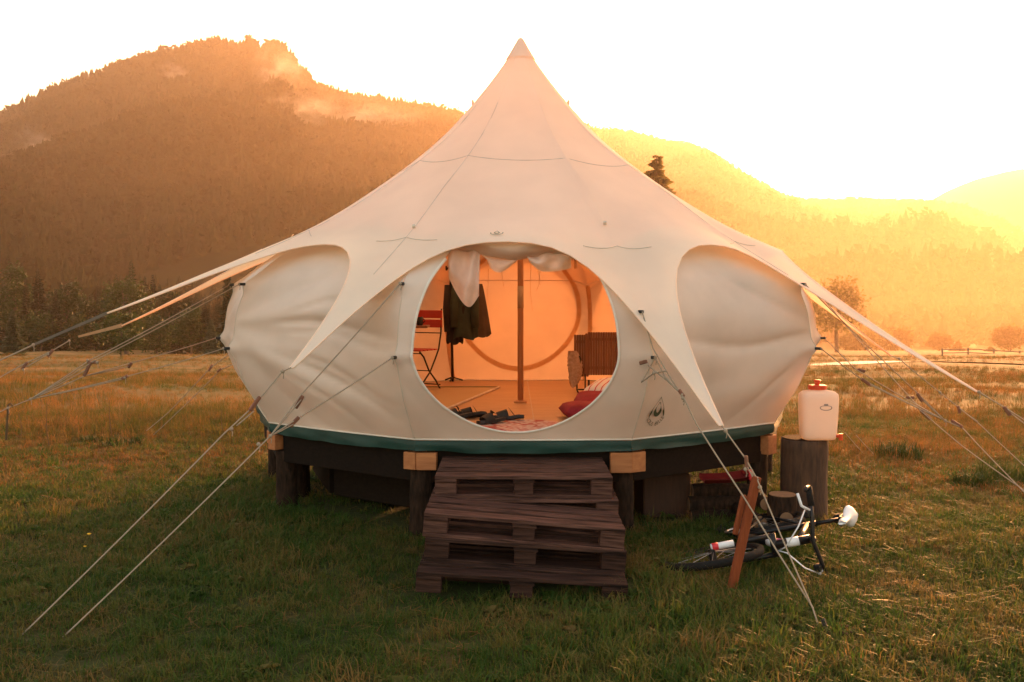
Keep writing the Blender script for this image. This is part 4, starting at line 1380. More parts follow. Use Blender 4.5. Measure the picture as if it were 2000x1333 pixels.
# ------------------------------------------------------------------ bicycle lying on its side
BK = thing('bicycle', 'black and white mountain bike lying on the grass by the stake', 'bicycle', (0, 0, 0))
def ringtube(mb, c, rad, tr, nseg=36, n=8):
    mb.tube([(c[0] + rad * math.cos(2 * PI * k / nseg), c[1], c[2] + rad * math.sin(2 * PI * k / nseg)) for k in range(nseg)], tr, n, closed=True)
    return mb
# local axes: x forward, y lateral, z up with the wheel bottoms at z 0
WR = .33
def wheel(cx, yaw):
    w = MB().build('wheel', None, None, world=False) if False else None
    hub = MB(); hub.tube([(0, -.05, 0), (0, .05, 0)], .025, 10)
    o = hub.build('wheel', M['black_metal'], BK, world=False)
    o.location = (cx, 0, WR); o.rotation_euler = (0, 0, yaw)
    ringtube(MB(), (0, 0, 0), WR - .026, .026).build('tyre', M['rubber'], o, world=False, smooth_=True)
    ringtube(MB(), (0, 0, 0), WR - .062, .012, 36, 6).build('rim', M['bike_black'], o, world=False, smooth_=True)
    sp = MB()
    for k in range(20):
        a = 2 * PI * k / 20
        sp.tube([(.02 * math.cos(a + .7), .03 * (-1) ** k, .02 * math.sin(a + .7)), ((WR - .06) * math.cos(a), 0, (WR - .06) * math.sin(a))], .0015, 4)
    sp.build('spokes', M['chrome'], o, world=False)
    return o
YAW = -.03
fw = wheel(1.06, YAW)
rw = wheel(0, 0)
tr = MB(); tr.tube([(-.33, .0, WR), (-.30, 0, WR)], .001, 4)
HT, HB = Vector((.80, 0, .86)), Vector((.855, 0, .72))      # head tube top and bottom
BBk, ST_T = Vector((.42, 0, .30)), Vector((.27, 0, .74))
fr = MB()
fr.tube([HB, BBk], .028, 10).tube([HT + Vector((0, 0, -.04)), ST_T], .022, 10).tube([BBk, ST_T + Vector((-.02, 0, .06))], .019, 10)
for s in (-1, 1):
    fr.tube([BBk + Vector((0, .03 * s, 0)), (0, .06 * s, WR)], .011, 8).tube([ST_T + Vector((0, .02 * s, -.05)), (0, .06 * s, WR)], .010, 8)
fr.build('frame', M['bike_black'], BK, world=False, smooth_=True)
MB().tube([HB + Vector((.012, 0, -.03)), HT + Vector((-.012, 0, .03))], .028, 12).build('head_tube', M['bike_black'], BK, world=False, smooth_=True)
MB().tube([HB.lerp(HT, .25), HB.lerp(HT, .75)], .0295, 12).build('head_badge', M['bike_white'], BK, world=False, smooth_=True)
MB().tube([HB.lerp(BBk, .14), HB.lerp(BBk, .26)], .0305, 10).build('down_tube_band', M['bike_white'], BK, world=False, smooth_=True)
MB().tube([HB.lerp(BBk, .02), HB.lerp(BBk, .12)], .032, 10).build('down_tube_badge', M['bike_pink'], BK, world=False, smooth_=True)
fk = MB()
ca, sa = math.cos(YAW), math.sin(YAW)
cr = HB + Vector((.02, 0, -.03))
for s in (-1, 1):
    ax = Vector((1.06 - .06 * s * sa, .06 * s * ca, WR))
    tp = cr + Vector((-.06 * s * sa, .06 * s * ca, -.02))
    f_ = MB().tube([tp, tp.lerp(ax, .5)], .017, 10).build('fork_leg', M['bike_black'], BK, world=False, smooth_=True)
    MB().tube([tp.lerp(ax, .62), ax], .022, 10).build('fork_slider', M['bike_white'], f_, world=False, smooth_=True)
    MB().tube([tp.lerp(ax, .88), tp.lerp(ax, .98)], .025, 10).build('fork_end', M['bike_red'], f_, world=False, smooth_=True)
MB().tube([cr + Vector((-.07 * -1 * sa, -.075, -.01)), cr + Vector((0, .075, -.01))], .022, 10).build('fork_crown', M['bike_black'], BK, world=False, smooth_=True)
# stem and bar
sc_ = HT + Vector((-.015, 0, .05))
bc = sc_ + Vector((.07, 0, .015))
MB().tube([HT, sc_], .019, 10).tube([sc_, bc], .02, 10).build('stem', M['bike_black'], BK, world=False, smooth_=True)
bar = MB().tube([bc + Vector((-.05, -.30, .03)), bc + Vector((0, -.14, .025)), bc, bc + Vector((0, .14, .025)), bc + Vector((-.05, .30, .03))], .014, 10).build('handlebar', M['bike_black'], BK, world=False, smooth_=True)
for s in (-1, 1):
    MB().tube([bc + Vector((-.028, .21 * s, .028)), bc + Vector((-.055, .33 * s, .03))], .021, 10).build('grip', M['rubber'], bar, world=False, smooth_=True)
    MB().tube([bc + Vector((.0, .19 * s, .02)), bc + Vector((.05, .23 * s, -.01)), bc + Vector((.045, .31 * s, -.02))], .009, 6).build('brake_lever', M['bike_white'], bar, world=False, smooth_=True)
    MB().box(bc + Vector((.01, .17 * s, .0)), (.05, .05, .045), None, .01).build('shifter', M['bike_black'], bar, world=False)
    MB().tube([bc + Vector((-.06, .325 * s, .03)), bc + Vector((.02, .335 * s, .035)), bc + Vector((.10, .33 * s, .05))], .013, 8).build('bar_end', M['bike_white'] if s > 0 else M['bike_black'], bar, world=False, smooth_=True)
cb = [bc + Vector((.03, -.2, 0)), bc + Vector((.14, -.12, -.03)), bc + Vector((.12, .0, -.14)), HB + Vector((.05, .03, .0))]
MB().tube([Vector((*p,)) for p in cb], .0045, 6).build('brake_cable', M['bike_white'], BK, world=False, smooth_=True)
cb = [bc + Vector((.03, .2, 0)), bc + Vector((.12, .14, -.05)), bc + Vector((.06, .05, -.16)), HB + Vector((.0, .03, -.06))]
MB().tube([Vector((*p,)) for p in cb], .0045, 6).build('brake_cable', M['bike_white'], BK, world=False, smooth_=True)
# seat post and saddle
sp0 = ST_T + Vector((-.02, 0, .05)); sp1 = sp0 + Vector((-.055, 0, .17))
MB().tube([sp0, sp1], .0145, 10).build('seat_post', M['bike_black'], BK, world=False, smooth_=True)
rows = []
for k in range(13):
    f = k / 12; x = sp1.x + .15 - .28 * f
    wd = (.022 + .055 * smooth(.35, .85, f)) * math.sqrt(max(.05, 1 - (max(0, f - .82) / .185) ** 2))
    if k == 0: wd *= .5
    zz = sp1.z + .045 + .02 * smooth(.6, 1, f)
    rows.append([Vector((x, wd * math.cos(a), zz + (.020 * math.sin(a) if math.sin(a) > 0 else .035 * math.sin(a)) - .02 * (abs(math.cos(a)) ** 3))) for a in np.linspace(0, 2 * PI, 14)[:-1]])
sd = MB().grid(rows, closed=True); sd.f += [tuple(range(13)), tuple(reversed(range(12 * 13, 13 * 13)))]
SDL = sd.build('saddle', M['bike_white'], BK, world=False, smooth_=True)
MB().box((sp1.x + .0, 0, sp1.z + .012), (.20, .07, .03), None, .012).build('saddle_base', M['bike_black'], SDL, world=False)
MB().box((sp1.x - .06, 0, sp1.z - .035), (.10, .06, .07), None, .02).build('saddle_bag', M['rubber'], SDL, world=False)
# drive train
cr_ = MB()
for k in range(32):
    a = 2 * PI * k / 32
    cr_.box((BBk.x + .085 * math.cos(a), -.045, BBk.z + .085 * math.sin(a)), (.014, .006, .014), Matrix.Rotation(-a, 3, 'Y'))
ringtube(cr_, (BBk.x, -.045, BBk.z), .078, .006, 28, 5)
cr_.tube([BBk + Vector((0, -.07, 0)), BBk + Vector((0, .07, 0))], .02, 10)
CH = cr_.build('chainring', M['chrome'], BK, world=False)
MB().tube([(BBk.x, -.045, BBk.z + .085), (.02, -.045, WR + .04)], .006, 5).tube([(BBk.x, -.045, BBk.z - .085), (.02, -.045, WR - .06)], .006, 5).build('chain', M['black_metal'], BK, world=False)
for s, a in ((-1, .5), (1, .5 + PI)):
    e = BBk + Vector((.17 * math.cos(a), .08 * s, .17 * math.sin(a)))
    MB().tube([BBk + Vector((0, .07 * s, 0)), e], .012, 8).build('crank', M['black_metal'], BK, world=False)
    MB().box(e + Vector((0, .05 * s, 0)), (.09, .09, .02), None, .005).build('pedal', M['rubber'], BK, world=False)
MB().lathe([(.05, -.02), (.055, 0), (.03, .025)], (0, 0, 0), 14).build('cassette', M['chrome'], rw, world=False).rotation_euler = (PI / 2, 0, 0)
# lay it down: forward towards the camera, up to the right
lean = R(13)
fwd = Vector((-.50, -.866, 0)).normalized()
upv = Vector((math.cos(lean) * .866, -math.cos(lean) * .5, math.sin(lean))).normalized()
upv = (upv - fwd * upv.dot(fwd)).normalized()
lat = upv.cross(fwd)
rm = Matrix((fwd, lat, upv)).transposed()
front_axle = at(1392, 1088, 6.42)
BK.rotation_euler = rm.to_euler()
BK.location = front_axle - rm @ Vector((1.06, 0, WR))
BK['_base'] = tuple(BK.location)

# ------------------------------------------------------------------ canister, stump, logs under the tent
sx, sy = (1576 - CX) / F_PX * 7.9, 7.9
STUMP = thing('log_stump', 'tall dark log stump carrying the white canister', 'stump', (sx, sy, 0))
STB = log_post(sx, sy + .02, .178, .615, 31, (0, 0), STUMP, 'bark')
STB.data.materials[0] = mat_simple('red_brown_bark', (.085, .040, .020), (.035, .018, .011), 12, .95, 1.0, (3, 3, .6))
MB().lathe([(.165, 0), (.168, .012), (.16, .016)], (sx, sy + .02, .606), 24).build('cut_top', M['bark'], STUMP)
cx_ = (1601 - CX) / F_PX * 7.82; cyy = 7.82; cz = .622
CAN = thing('water_canister', 'white plastic canister with red cap on the stump', 'canister', (cx_, cyy, cz))
rows = []
def srect(w, d, z, n=32, e=4.0):
    return [Vector((cx_ + w / 2 * math.copysign(abs(math.cos(a)) ** (2 / e), math.cos(a)), cyy + d / 2 * math.copysign(abs(math.sin(a)) ** (2 / e), math.sin(a)), cz + z)) for a in np.linspace(0, 2 * PI, n + 1)[:-1]]
for z, w, d in ((0, .22, .13), (.008, .25, .16), (.03, .268, .18), (.10, .275, .185), (.22, .288, .19), (.32, .294, .19), (.352, .285, .18), (.372, .24, .15), (.382, .14, .11), (.388, .10, .10), (.40, .098, .098)):
    rows.append(srect(w, d, z))
cb_ = MB().grid(rows, closed=True); cb_.f += [tuple(reversed(range(32))), tuple(range(10 * 32, 11 * 32))]
cb_.build('body', M['can'], CAN, smooth_=True)
CP = MB().lathe([(.066, 0), (.07, .004), (.07, .028), (.064, .034)], (cx_ - .01, cyy, cz + .388), 24).build('cap', M['can_red'], CAN)
CP['_base'] = CAN['_base']
MB().lathe([(.018, 0), (.018, .018), (.027, .024), (.027, .036), (.02, .04)], (cx_ - .01, cyy, cz + .422), 14).build('cap_knob', M['can_red'], CP)
tp_ = Vector((cx_ + .125, cyy - .06, cz + .035))
MB().tube([tp_, tp_ + Vector((.03, -.02, 0))], .014, 10).tube([tp_ + Vector((.028, -.02, .02)), tp_ + Vector((.028, -.02, -.03))], .016, 10).build('tap', M['can_red'], CAN)
pr = MB()
def can_mark(x, z): return Vector((cx_ + .03 + x, cyy - .0975, cz + .255 + z))
vs, fs = arc(.048, .022, R(150), R(390), .008); pr.add([can_mark(x, y) for x, y in vs], fs)
vs, fs = arc(.046, .012, R(20), R(160), .006, cy=.006); pr.add([can_mark(x, y) for x, y in vs], fs)
pr.add([can_mark(x, y) for x, y in ((-.018, .018), (.018, .018), (.014, .03), (-.014, .03))], [(0, 1, 2, 3)])
pr.build('printed_mark', M['print_grey'], CAN)

def log_round(label, px, py, Y, rad, length, axis_dir, group='cut logs under the tent'):
    c = at(px, py, Y)
    o = thing('cut_log', label, 'log', tuple(c), group)
    d = Vector(axis_dir).normalized()
    e0, e1 = c, c + d * length
    mb = MB(); mb.tube([e0, e0.lerp(e1, .5), e1], [rad, rad * 1.03, rad], 18)
    mb.build('bark', M['bark'], o, smooth_=False)
    s = MB(); s.tube([e0 - d * .004, e0 + d * .002], rad * .93, 18); s.build('cut_face', M['cut'], o)
    return o
log_round('standing log with a pale cut top beside the stump', 1528, 966, 7.45, .105, .36, (0, .02, -1))
log_round('log end facing out low beside the bicycle handlebar', 1536, 1014, 7.3, .052, .5, (.1, 1, 0))
log_round('log end half hidden behind the brown stake', 1484, 1022, 7.3, .055, .5, (-.1, 1, 0))
log_round('dim log end left of the standing log', 1497, 985, 7.5, .05, .4, (.0, 1, 0))
for k, (x0, x1, z) in enumerate(((1345, 1470, 1042), (1350, 1475, 1012), (1345, 1465, 985), (1352, 1470, 960))):
    a, b = at(x0, z, 7.75 + .05 * k), at(x1, z, 7.75 + .05 * k)
    o = thing('firewood_log', ('lowest', 'second lowest', 'third', 'topmost')[k] + ' log of the dark firewood pile under the tent', 'log', tuple(a), 'firewood pile under the tent')
    MB().tube([a, a.lerp(b, .5) + Vector((0, 0, .006)), b], [.062, .066, .058], 12).build('bark', M['bark'], o)
    MB().tube([a - Vector((.004, 0, 0)), a + Vector((.002, 0, 0))], .055, 12).build('cut_face', M['cut'], o)
bx0 = at(1292, 1010, 8.1)
BLK = thing('wood_block', 'brown sawn block of wood standing behind the right door post', 'block', (bx0.x, 8.1, 0), None)
MB().box((bx0.x, 8.1, .15), (.38, .35, .36), Matrix.Rotation(.1, 3, 'Z'), .012).build('block_body', mat_simple('brown_sawn_wood', (.060, .024, .012), (.04, .017, .009), 6, .8, .3, (10, 10, 1)), BLK)
r0 = at(1415, 934, 7.6)
RED = thing('red_sledge', 'dark red plastic sledge lying on the firewood', 'sledge', tuple(r0))
rows = []
for k in range(11):
    f = k / 10
    x = -.17 + .36 * f
    up = .035 * f ** 3 + .0
    rows.append([r0 + Vector((x, y, up + (.03 if abs(y) > .11 else 0) - .02)) for y in (-.14, -.13, -.11, 0, .11, .13, .14)])
MB().grid(rows).build('tray', M['red_sled'], RED, smooth_=True)
MB().tube([r0 + Vector((.17, -.13, .02)), r0 + Vector((.20, 0, .05)), r0 + Vector((.17, .13, .02))], .018, 8).build('front_lip', M['bike_red'], RED, smooth_=True)

# ------------------------------------------------------------------ inside the tent
# folding chair
CHX = at(848, 760, 10.9)
CHR = thing('folding_chair', 'folding chair with red slatted back inside the tent', 'chair', (CHX.x - .12, 10.95, FZ))
CHR.rotation_euler = (0, 0, R(-28))
CHR['_base'] = (0, 0, 0)
for z in (.70, .80):
    MB().box((0, .02, z), (.46, .016, .085), None, .005).build('back_slat', M['red_slat'], CHR, world=False)
for k, y in enumerate((-.36, -.29, -.22, -.15, -.08)):
    MB().box((0, y, .43), (.44, .05, .014), None, .004).build('seat_slat', M['red_slat'], CHR, world=False)
for s in (-1, 1):
    x = .215 * s
    MB().tube([(x, .03, .86), (x, .015, .60), (x, -.03, .43), (x, -.10, .33), (x, -.20, .20), (x, -.33, .10), (x, -.36, 0)], .009, 8).build('front_leg', M['black_metal'], CHR, world=False, smooth_=True)
    x -= .014 * s
    MB().tube([(x, -.38, .42), (x, -.30, .36), (x, -.20, .21), (x, -.07, .10), (x, .02, 0)], .009, 8).build('rear_leg', M['black_metal'], CHR, world=False, smooth_=True)
for y, z in ((.012, .60), (-.20, .21), (-.34, .06), (0, .05), (-.37, .40)):
    MB().tube([(-.215, y, z), (.215, y, z)], .006, 6).build('stretcher', M['black_metal'], CHR, world=False)
# little side table at the very left
tb = at(820, 638, 10.3)
TBL = thing('side_table', 'small brown side table edge showing beside the chair', 'table', (tb.x - .05, 10.3, FZ))
MB().box((tb.x - .06, 10.3, tb.z), (.30, .30, .022), None, .005).build('table_top', M['bed_slat'], TBL)
for sx_ in (-1, 1):
    for sy_ in (-1, 1):
        MB().tube([(tb.x - .16 + .06 * sx_ - .06, 10.3 + .12 * sy_, FZ), (tb.x - .16 + .06 * sx_ - .06, 10.3 + .12 * sy_, tb.z - .01)], .011, 6).build('leg', M['black_metal'], TBL)
MG = thing('mug', 'dark mug on the little side table', 'mug', (tb.x - .0, 10.28, tb.z + .012))
MB().lathe([(.03, 0), (.034, .01), (.036, .085), (.030, .085), (.028, .01)], (tb.x - .0, 10.28, tb.z + .012), 16).build('mug_body', M['black_metal'], MG, smooth_=True)
MB().tube([(tb.x + .034, 10.28, tb.z + .08), (tb.x + .06, 10.28, tb.z + .06), (tb.x + .034, 10.28, tb.z + .035)], .005, 6).build('handle', M['black_metal'], MG)
# coat stand and coats
c0 = at(884, 738, 11.75); c1 = at(880, 514, 11.75)
CS = thing('coat_stand', 'thin black coat stand by the rear wall', 'coat stand', (c0.x, c0.y, FZ))
MB().tube([(c0.x, c0.y, FZ), (c1.x, c1.y, c1.z + .05)], .016, 10).build('upright', M['black_metal'], CS, smooth_=True)
for a in (.3, 2.4, 4.5):
    MB().tube([(c0.x, c0.y, FZ + .05), (c0.x + .12 * math.cos(a), c0.y + .08 * math.sin(a), FZ + .012)], .010, 6).build('foot', M['black_metal'], CS)
hk1 = at(872, 524, 11.7)
MB().tube([(c1.x, c1.y, c1.z - .03), (hk1.x, 11.68, hk1.z - .02), (hk1.x, 11.66, hk1.z + .02)], .011, 6).build('hook', M['black_metal'], CS)
MB().tube([(c1.x, c1.y, c1.z - .05), (c1.x + .30, 11.6, c1.z - .06), (c1.x + .30, 11.58, c1.z - .02)], .011, 6).build('hook', M['black_metal'], CS)
def coat(label, top_px, bot_l, bot_r, bot_y, top_y, Y, mat, seed, sleeves=True):
    o = thing('coat', label, 'coat', tuple(at(top_px, bot_y, Y)), 'coats hanging on the stand')
    rows = []
    for j in range(15):
        f = j / 14
        wl = top_px - 14 + (bot_l - top_px + 14) * (f ** .8); wr = top_px + 14 + (bot_r - top_px - 14) * (f ** .8)
        y = top_y + (bot_y - top_y) * f
        cpt = at((wl + wr) / 2, y, Y); hw = (wr - wl) / 2 / F_PX * Y
        row = []
        for k in range(40):
            a = 2 * PI * k / 40
            fold = 1 + (.10 * math.sin(a * 5 + seed) + .05 * math.sin(a * 9 + seed * 2)) * f
            row.append(cpt + Vector((hw * math.cos(a) * fold, .09 * math.sin(a) * fold * (.5 + .5 * f), .02 * math.sin(a * 3 + seed) * f)))
        rows.append(row)
    MB().grid(rows, closed=True).build('body', mat, o, smooth_=True)
    if sleeves:
        for s in (-1, 1):
            a_ = at(top_px + s * 16, top_y + 8, Y - .03); b_ = at((bot_l if s < 0 else bot_r) * .85 + top_px * .15, top_y + (bot_y - top_y) * .82, Y - .07)
            MB().tube([a_, a_.lerp(b_, .5) + Vector((.01 * s, -.02, 0)), b_], [.045, .05, .042], 12).build('sleeve', mat, o, smooth_=True)
    return o
coat('dark green coat in the middle of the coat stand', 907, 884, 932, 661, 545, 11.45, M['coat_green'], 1.0)
coat('olive brown coat flaring out to the right on the stand', 928, 914, 958, 656, 555, 11.55, M['coat_brown'], 2.2, False)
coat('near black jacket at the left of the coat stand', 892, 872, 905, 670, 550, 11.5, M['coat_black'], 3.1)
# folded slatted bed
b0 = at(1168, 735, 10.6)
BED = thing('folded_bed', 'folded brown slatted guest bed standing inside at right', 'folding bed', (b0.x, 10.6, FZ))
def slat_panel(px0, px1, py0, py1, Y, nsl, prt):
    for k in range(nsl):
        f0 = (k + .5) / nsl
        xa = at(px0 + (px1 - px0) * f0, py0, Y); xb = at(px0 + (px1 - px0) * f0, py1, Y)
        end = min(f0, 1 - f0)
        cut = .022 * max(0, 1 - end / .08)
        w = (px1 - px0) / F_PX * Y / nsl * .93
        MB().box((xa.x, Y, (xa.z + xb.z) / 2), (w, .02, xa.z - xb.z - cut * 2), None, .004).build('slat', M['bed_slat'], BED)
    for py in (py0 + 14, py1 - 14):
        a_ = at(px0 + 3, py, Y + .02); b_ = at(px1 - 3, py, Y + .02)
        MB().box((a_ + b_) / 2, ((b_ - a_).length, .012, .03)).build('cross_rail', M['black_metal'], BED)
slat_panel(1143, 1216, 649, 733, 10.55, 15, BED)
slat_panel(1121, 1150, 654, 736, 10.72, 6, BED)
for px in (1127, 1143, 1205):
    a_ = at(px, 730, 10.62)
    MB().tube([(a_.x, 10.62, a_.z), (a_.x, 10.62, FZ + .01), (a_.x + .0, 10.38, FZ + .01)], .008, 8).build('leg', M['black_metal'], BED, smooth_=True)
a_ = at(1127, 760, 10.5); b_ = at(1175, 760, 10.5)
MB().tube([(a_.x, 10.5, FZ + .03), (b_.x, 10.5, FZ + .03)], .008, 8).build('floor_rail', M['black_metal'], BED)
a_ = at(1150, 738, 10.62)
MB().lathe([(.03, 0), (.012, .04), (.010, .12)], (a_.x, 10.62, FZ), 10).build('foot', M['black_metal'], BED)
# fleece
f0 = at(1120, 725, 10.5)
FLC = thing('sheepskin', 'pale fluffy sheepskin slung against the folded bed', 'sheepskin', (f0.x, 10.5, FZ))
rows = []
for j in range(22):
    f = j / 21; z = at(1120, 686 + 72 * f, 10.5).z
    hw = .075 * math.sin(PI * min(1, .12 + f * .88)) ** .5
    cxp = f0.x + .03 * math.sin(f * 3) - .01
    rows.append([Vector((cxp + hw * math.cos(a) * (1 + .22 * mnoise.noise(Vector((math.cos(a) * 4, f * 12, math.sin(a) * 4)))), 10.5 + .05 * math.sin(a) * (1 + .3 * mnoise.noise(Vector((math.cos(a) * 5, f * 14, 2)))), z)) for a in np.linspace(0, 2 * PI, 25)[:-1]])
MB().grid(rows, closed=True).build('fleece', M['fleece'], FLC, smooth_=True)
bb = at(1125, 705, 10.46)
MB().lathe([(.012, -.06), (.026, -.03), (.026, .02), (.012, .05)], bb + Vector((.03, .02, 0)), 14, 1, .5).build('dark_lining', M['coat_black'], FLC, smooth_=True)
# cushions
def pillow(name, label, cat, c, sz, mat, rz=0, tilt=0, group=None):
    o = thing(name, label, cat, tuple(c), group)
    o.rotation_euler = (tilt, 0, rz)
    rows = []
    n = 15
    mb = MB()
    for side in (1, -1):
        rows = []
        for j in range(n):
            row = []
            for k in range(n):
                u, v = -1 + 2 * j / (n - 1), -1 + 2 * k / (n - 1)
                hgt = ((1 - abs(u) ** 4) * (1 - abs(v) ** 4)) ** .45
                wob = .05 * mnoise.noise(Vector((u * 2, v * 2, side + sz[0] * 9)))
                row.append(Vector((u * sz[0] / 2 * (1 - .06 * v * v), v * sz[1] / 2 * (1 - .06 * u * u), sz[2] / 2 + side * sz[2] / 2 * hgt * (1 + wob * 3))))
            rows.append(row if side > 0 else list(reversed(row)))
        mb.grid(rows)
    weld(mb, 1e-4).build('cover', mat, o, world=False, smooth_=True)
    return o
rc = at(1148, 824, 8.35)
pillow('red_cushion', 'red floor cushion at the right of the door', 'cushion', (rc.x + .02, 8.45, FZ), (.48, .42, .13), M['red_cloth'], .15)
pillow('red_cushion', 'second red cushion leaning behind the front red one', 'cushion', (rc.x + .10, 8.66, FZ + .055), (.40, .34, .12), M['red_cloth'], -.2, .25)
bd = at(1180, 790, 8.8)
pillow('bed_roll', 'white bedding with thin red stripes behind the red cushion', 'bedding', (bd.x + .09, 9.0, FZ + .02), (.46, .42, .24), M['stripe'], -.5, .2)
pillow('dark_bag', 'small dark bag on the bedding beside the door edge', 'bag', (bd.x + .13, 8.55, FZ + .13), (.16, .2, .09), M['coat_black'], .4)
# rug and mat
rg = MB(); n = 48; cxr = (1018 - CX) / F_PX * 7.85
rg.v = [(cxr + .36 * math.cos(2 * PI * k / n), 7.93 + .34 * math.sin(2 * PI * k / n), FZ + z) for z in (.008, -.004) for k in range(n)]
rg.f = [tuple(range(n))] + [(k, (k + 1) % n, n + (k + 1) % n, n + k) for k in range(n)]
RG = thing('rug', 'small round faded red rug inside the door', 'rug', (cxr, 7.93, FZ))
rg.build('pile', M['rug'], RG)
mt = MB()
pts = [(-1.2, 11.0), (-.14, 11.0), (-.60, 8.9), (-1.7, 8.9)]
mt.v = [(x, y, FZ + z) for z in (.008, -.004) for x, y in pts]
mt.f = [(3, 2, 1, 0)] + [(k, (k + 1) % 4, 4 + (k + 1) % 4, 4 + k) for k in range(4)]
MT = thing('straw_mat', 'flat straw mat under the folding chair', 'mat', (-.8, 10, FZ))
mt.build('weave', M['straw'], MT)
MB().box((-.67, 11.0, FZ + .007), (1.06, .07, .012)).build('border', M['straw_edge'], MT)
a_, b_ = Vector((-.14, 11.0, FZ + .008)), Vector((-.60, 8.9, FZ + .008))
MB().tube([a_, b_], .012, 6).build('border', M['seam'], MT)
# sandals
def sandal(label, px, py, Y, rz, roll=0):
    c = at(px, py, Y)
    o = thing('sandal', label, 'sandal', (c.x, Y, FZ + .012), 'sandals left inside the door')
    o.rotation_euler = (roll, 0, rz)
    out = [(-.13, .0), (-.125, .028), (-.09, .036), (-.02, .034), (.05, .044), (.10, .046), (.135, .028), (.142, 0), (.135, -.026), (.10, -.040), (.05, -.040), (-.02, -.030), (-.09, -.034), (-.125, -.028)]
    n = len(out); mb = MB()
    mb.v = [(x, y, z + (.012 if x < -.03 else 0)) for z in (0, .026) for x, y in out]
    mb.f = [tuple(reversed(range(n))), tuple(range(n, 2 * n))] + [(k, (k + 1) % n, n + (k + 1) % n, n + k) for k in range(n)]
    mb.build('sole', M['sandal'], o, world=False)
    for x0, x1, h in ((.0, .085, .065),):
        rows = []
        for x in np.linspace(x0, x1, 5):
            rows.append([Vector((x + .02 * math.sin(a), .046 * math.cos(a), .02 + (h - .03 * (x - x0) / (x1 - x0)) * math.sin(a) ** .8)) for a in np.linspace(0.001, PI - .001, 12)])
        MB().grid(rows).build('toe_strap', M['sandal'], o, world=False, smooth_=True)
    rows = []
    for w in (-.012, .012):
        rows.append([Vector((-.05 + .045 * math.sin(a) + w, .038 * math.cos(a), .03 + .06 * math.sin(a) + w)) for a in np.linspace(0, PI, 12)])
    MB().grid(rows).build('heel_strap', M['sandal'], o, world=False, smooth_=True)
    return o
sandal('far left dark sandal beside the door edge', 893, 820, 8.33, R(205), .0)
sandal('dark sandal tipped against the far left one', 921, 818, 8.42, R(165), .5)
sandal('nearest dark sandal, standing on the rug edge', 962, 829, 8.02, R(215), .15)
sandal('dark sandal lying right of the nearest one', 993, 821, 8.24, R(172), .25)

# ------------------------------------------------------------------ weeds and flowers
def weed(label, px, y0, y1, Y, seed, group='dry weed stalks in the meadow'):
    q = random.Random(seed)
    b = at(px, y1, Y); b.z = ground_z(b.x, b.y)
    t = at(px - 4, y0, Y)
    o = thing('weed', label, 'weed', tuple(b), group)
    mid = b.lerp(t, .5) + Vector((q.uniform(-.03, .03), 0, 0))
    MB().tube([b, mid, t], [.006, .005, .003], 5).build('stem', M['stem'], o)
    lf = MB()
    for k in range(10):
        f = q.uniform(.15, 1); p = b.lerp(t, f); a = q.uniform(0, 6.28); L = q.uniform(.03, .07)
        e = p + Vector((math.cos(a) * L, math.sin(a) * L, q.uniform(-.02, .05)))
        s = Vector((-math.sin(a), math.cos(a), 0)) * .007
        lf.add([p, (p + e) / 2 + s, e, (p + e) / 2 - s], [(0, 1, 2, 3)])
    lf.build('leaves', M['dry'], o)
    return o
weed('tall curved brown weed stalk left of the meadow hollow', 96, 786, 872, 11.5, 1)
weed('shorter brown weed stalk left of the tall curved one', 40, 806, 864, 12.0, 2)
weed('upright thin weed stalk midway to the tent', 218, 782, 858, 12.5, 3)
weed('thin weed stalk close to the tent wall', 437, 800, 850, 12.5, 4)
def flower(label, px, py, Y, r_):
    p = at(px, py, Y); gz = ground_z(p.x, p.y)
    o = thing('flower', label, 'flower', (p.x, p.y, gz), 'yellow flowers in the lawn')
    MB().tube([(p.x, p.y, gz), (p.x + .01, p.y, (gz + p.z) / 2), tuple(p)], .0025, 5).build('stem', M['lawn'], o)
    hd = MB()
    for k in range(12):
        a = 2 * PI * k / 12
        hd.add([p, p + Vector((r_ * math.cos(a - .2), r_ * math.sin(a - .2), r_ * .4)), p + Vector((r_ * 1.15 * math.cos(a), r_ * 1.15 * math.sin(a), r_ * .3)), p + Vector((r_ * math.cos(a + .2), r_ * math.sin(a + .2), r_ * .4))], [(0, 1, 2, 3)])
    hd.lathe([(r_ * .2, -.4 * r_), (r_ * .7, 0), (r_ * .6, r_ * .5), (r_ * .1, r_ * .7)], p, 8)
    hd.build('petals', M['flower'], o)
flower('larger yellow flower in the lawn at left', 174, 1044, 6.9, .014)
flower('smaller yellow flower below the larger one', 166, 1068, 6.75, .010)
flower('yellow flower alone in the lawn at the lower right', 1862, 1192, 5.5, .010)
tuft_protos = None
def tuft(label, px, py, Y, w, h, mat, seed, n=160):
    p = at(px, py, Y); gz = ground_z(p.x, Y)
    o = thing('grass_tuft', label, 'grass tuft', (p.x, Y, gz), 'dark grass tufts in the meadow')
    c = clump(seed, n, w / 2, h * .5, h, .006, .9)
    c.build('blades', mat, o, world=False)
for k, (px, py, Y, w, h, lab) in enumerate(((235, 878, 11.6, .55, .16, 'dark green grass tuft left of the tent'), (180, 872, 12.0, .30, .14, 'small dark tuft beside the bigger one'),
        (1755, 905, 10.6, .6, .28, 'green tuft in the dry grass right of the canister'), (1955, 905, 9.4, .5, .3, 'leafy dark tuft near the right edge'), (1900, 930, 9.1, .4, .22, 'low dark tuft beside the right edge tuft'))):
    tuft(lab, px, py, Y, w * .9, h * .85, M['broad_pale'], 900 + k)

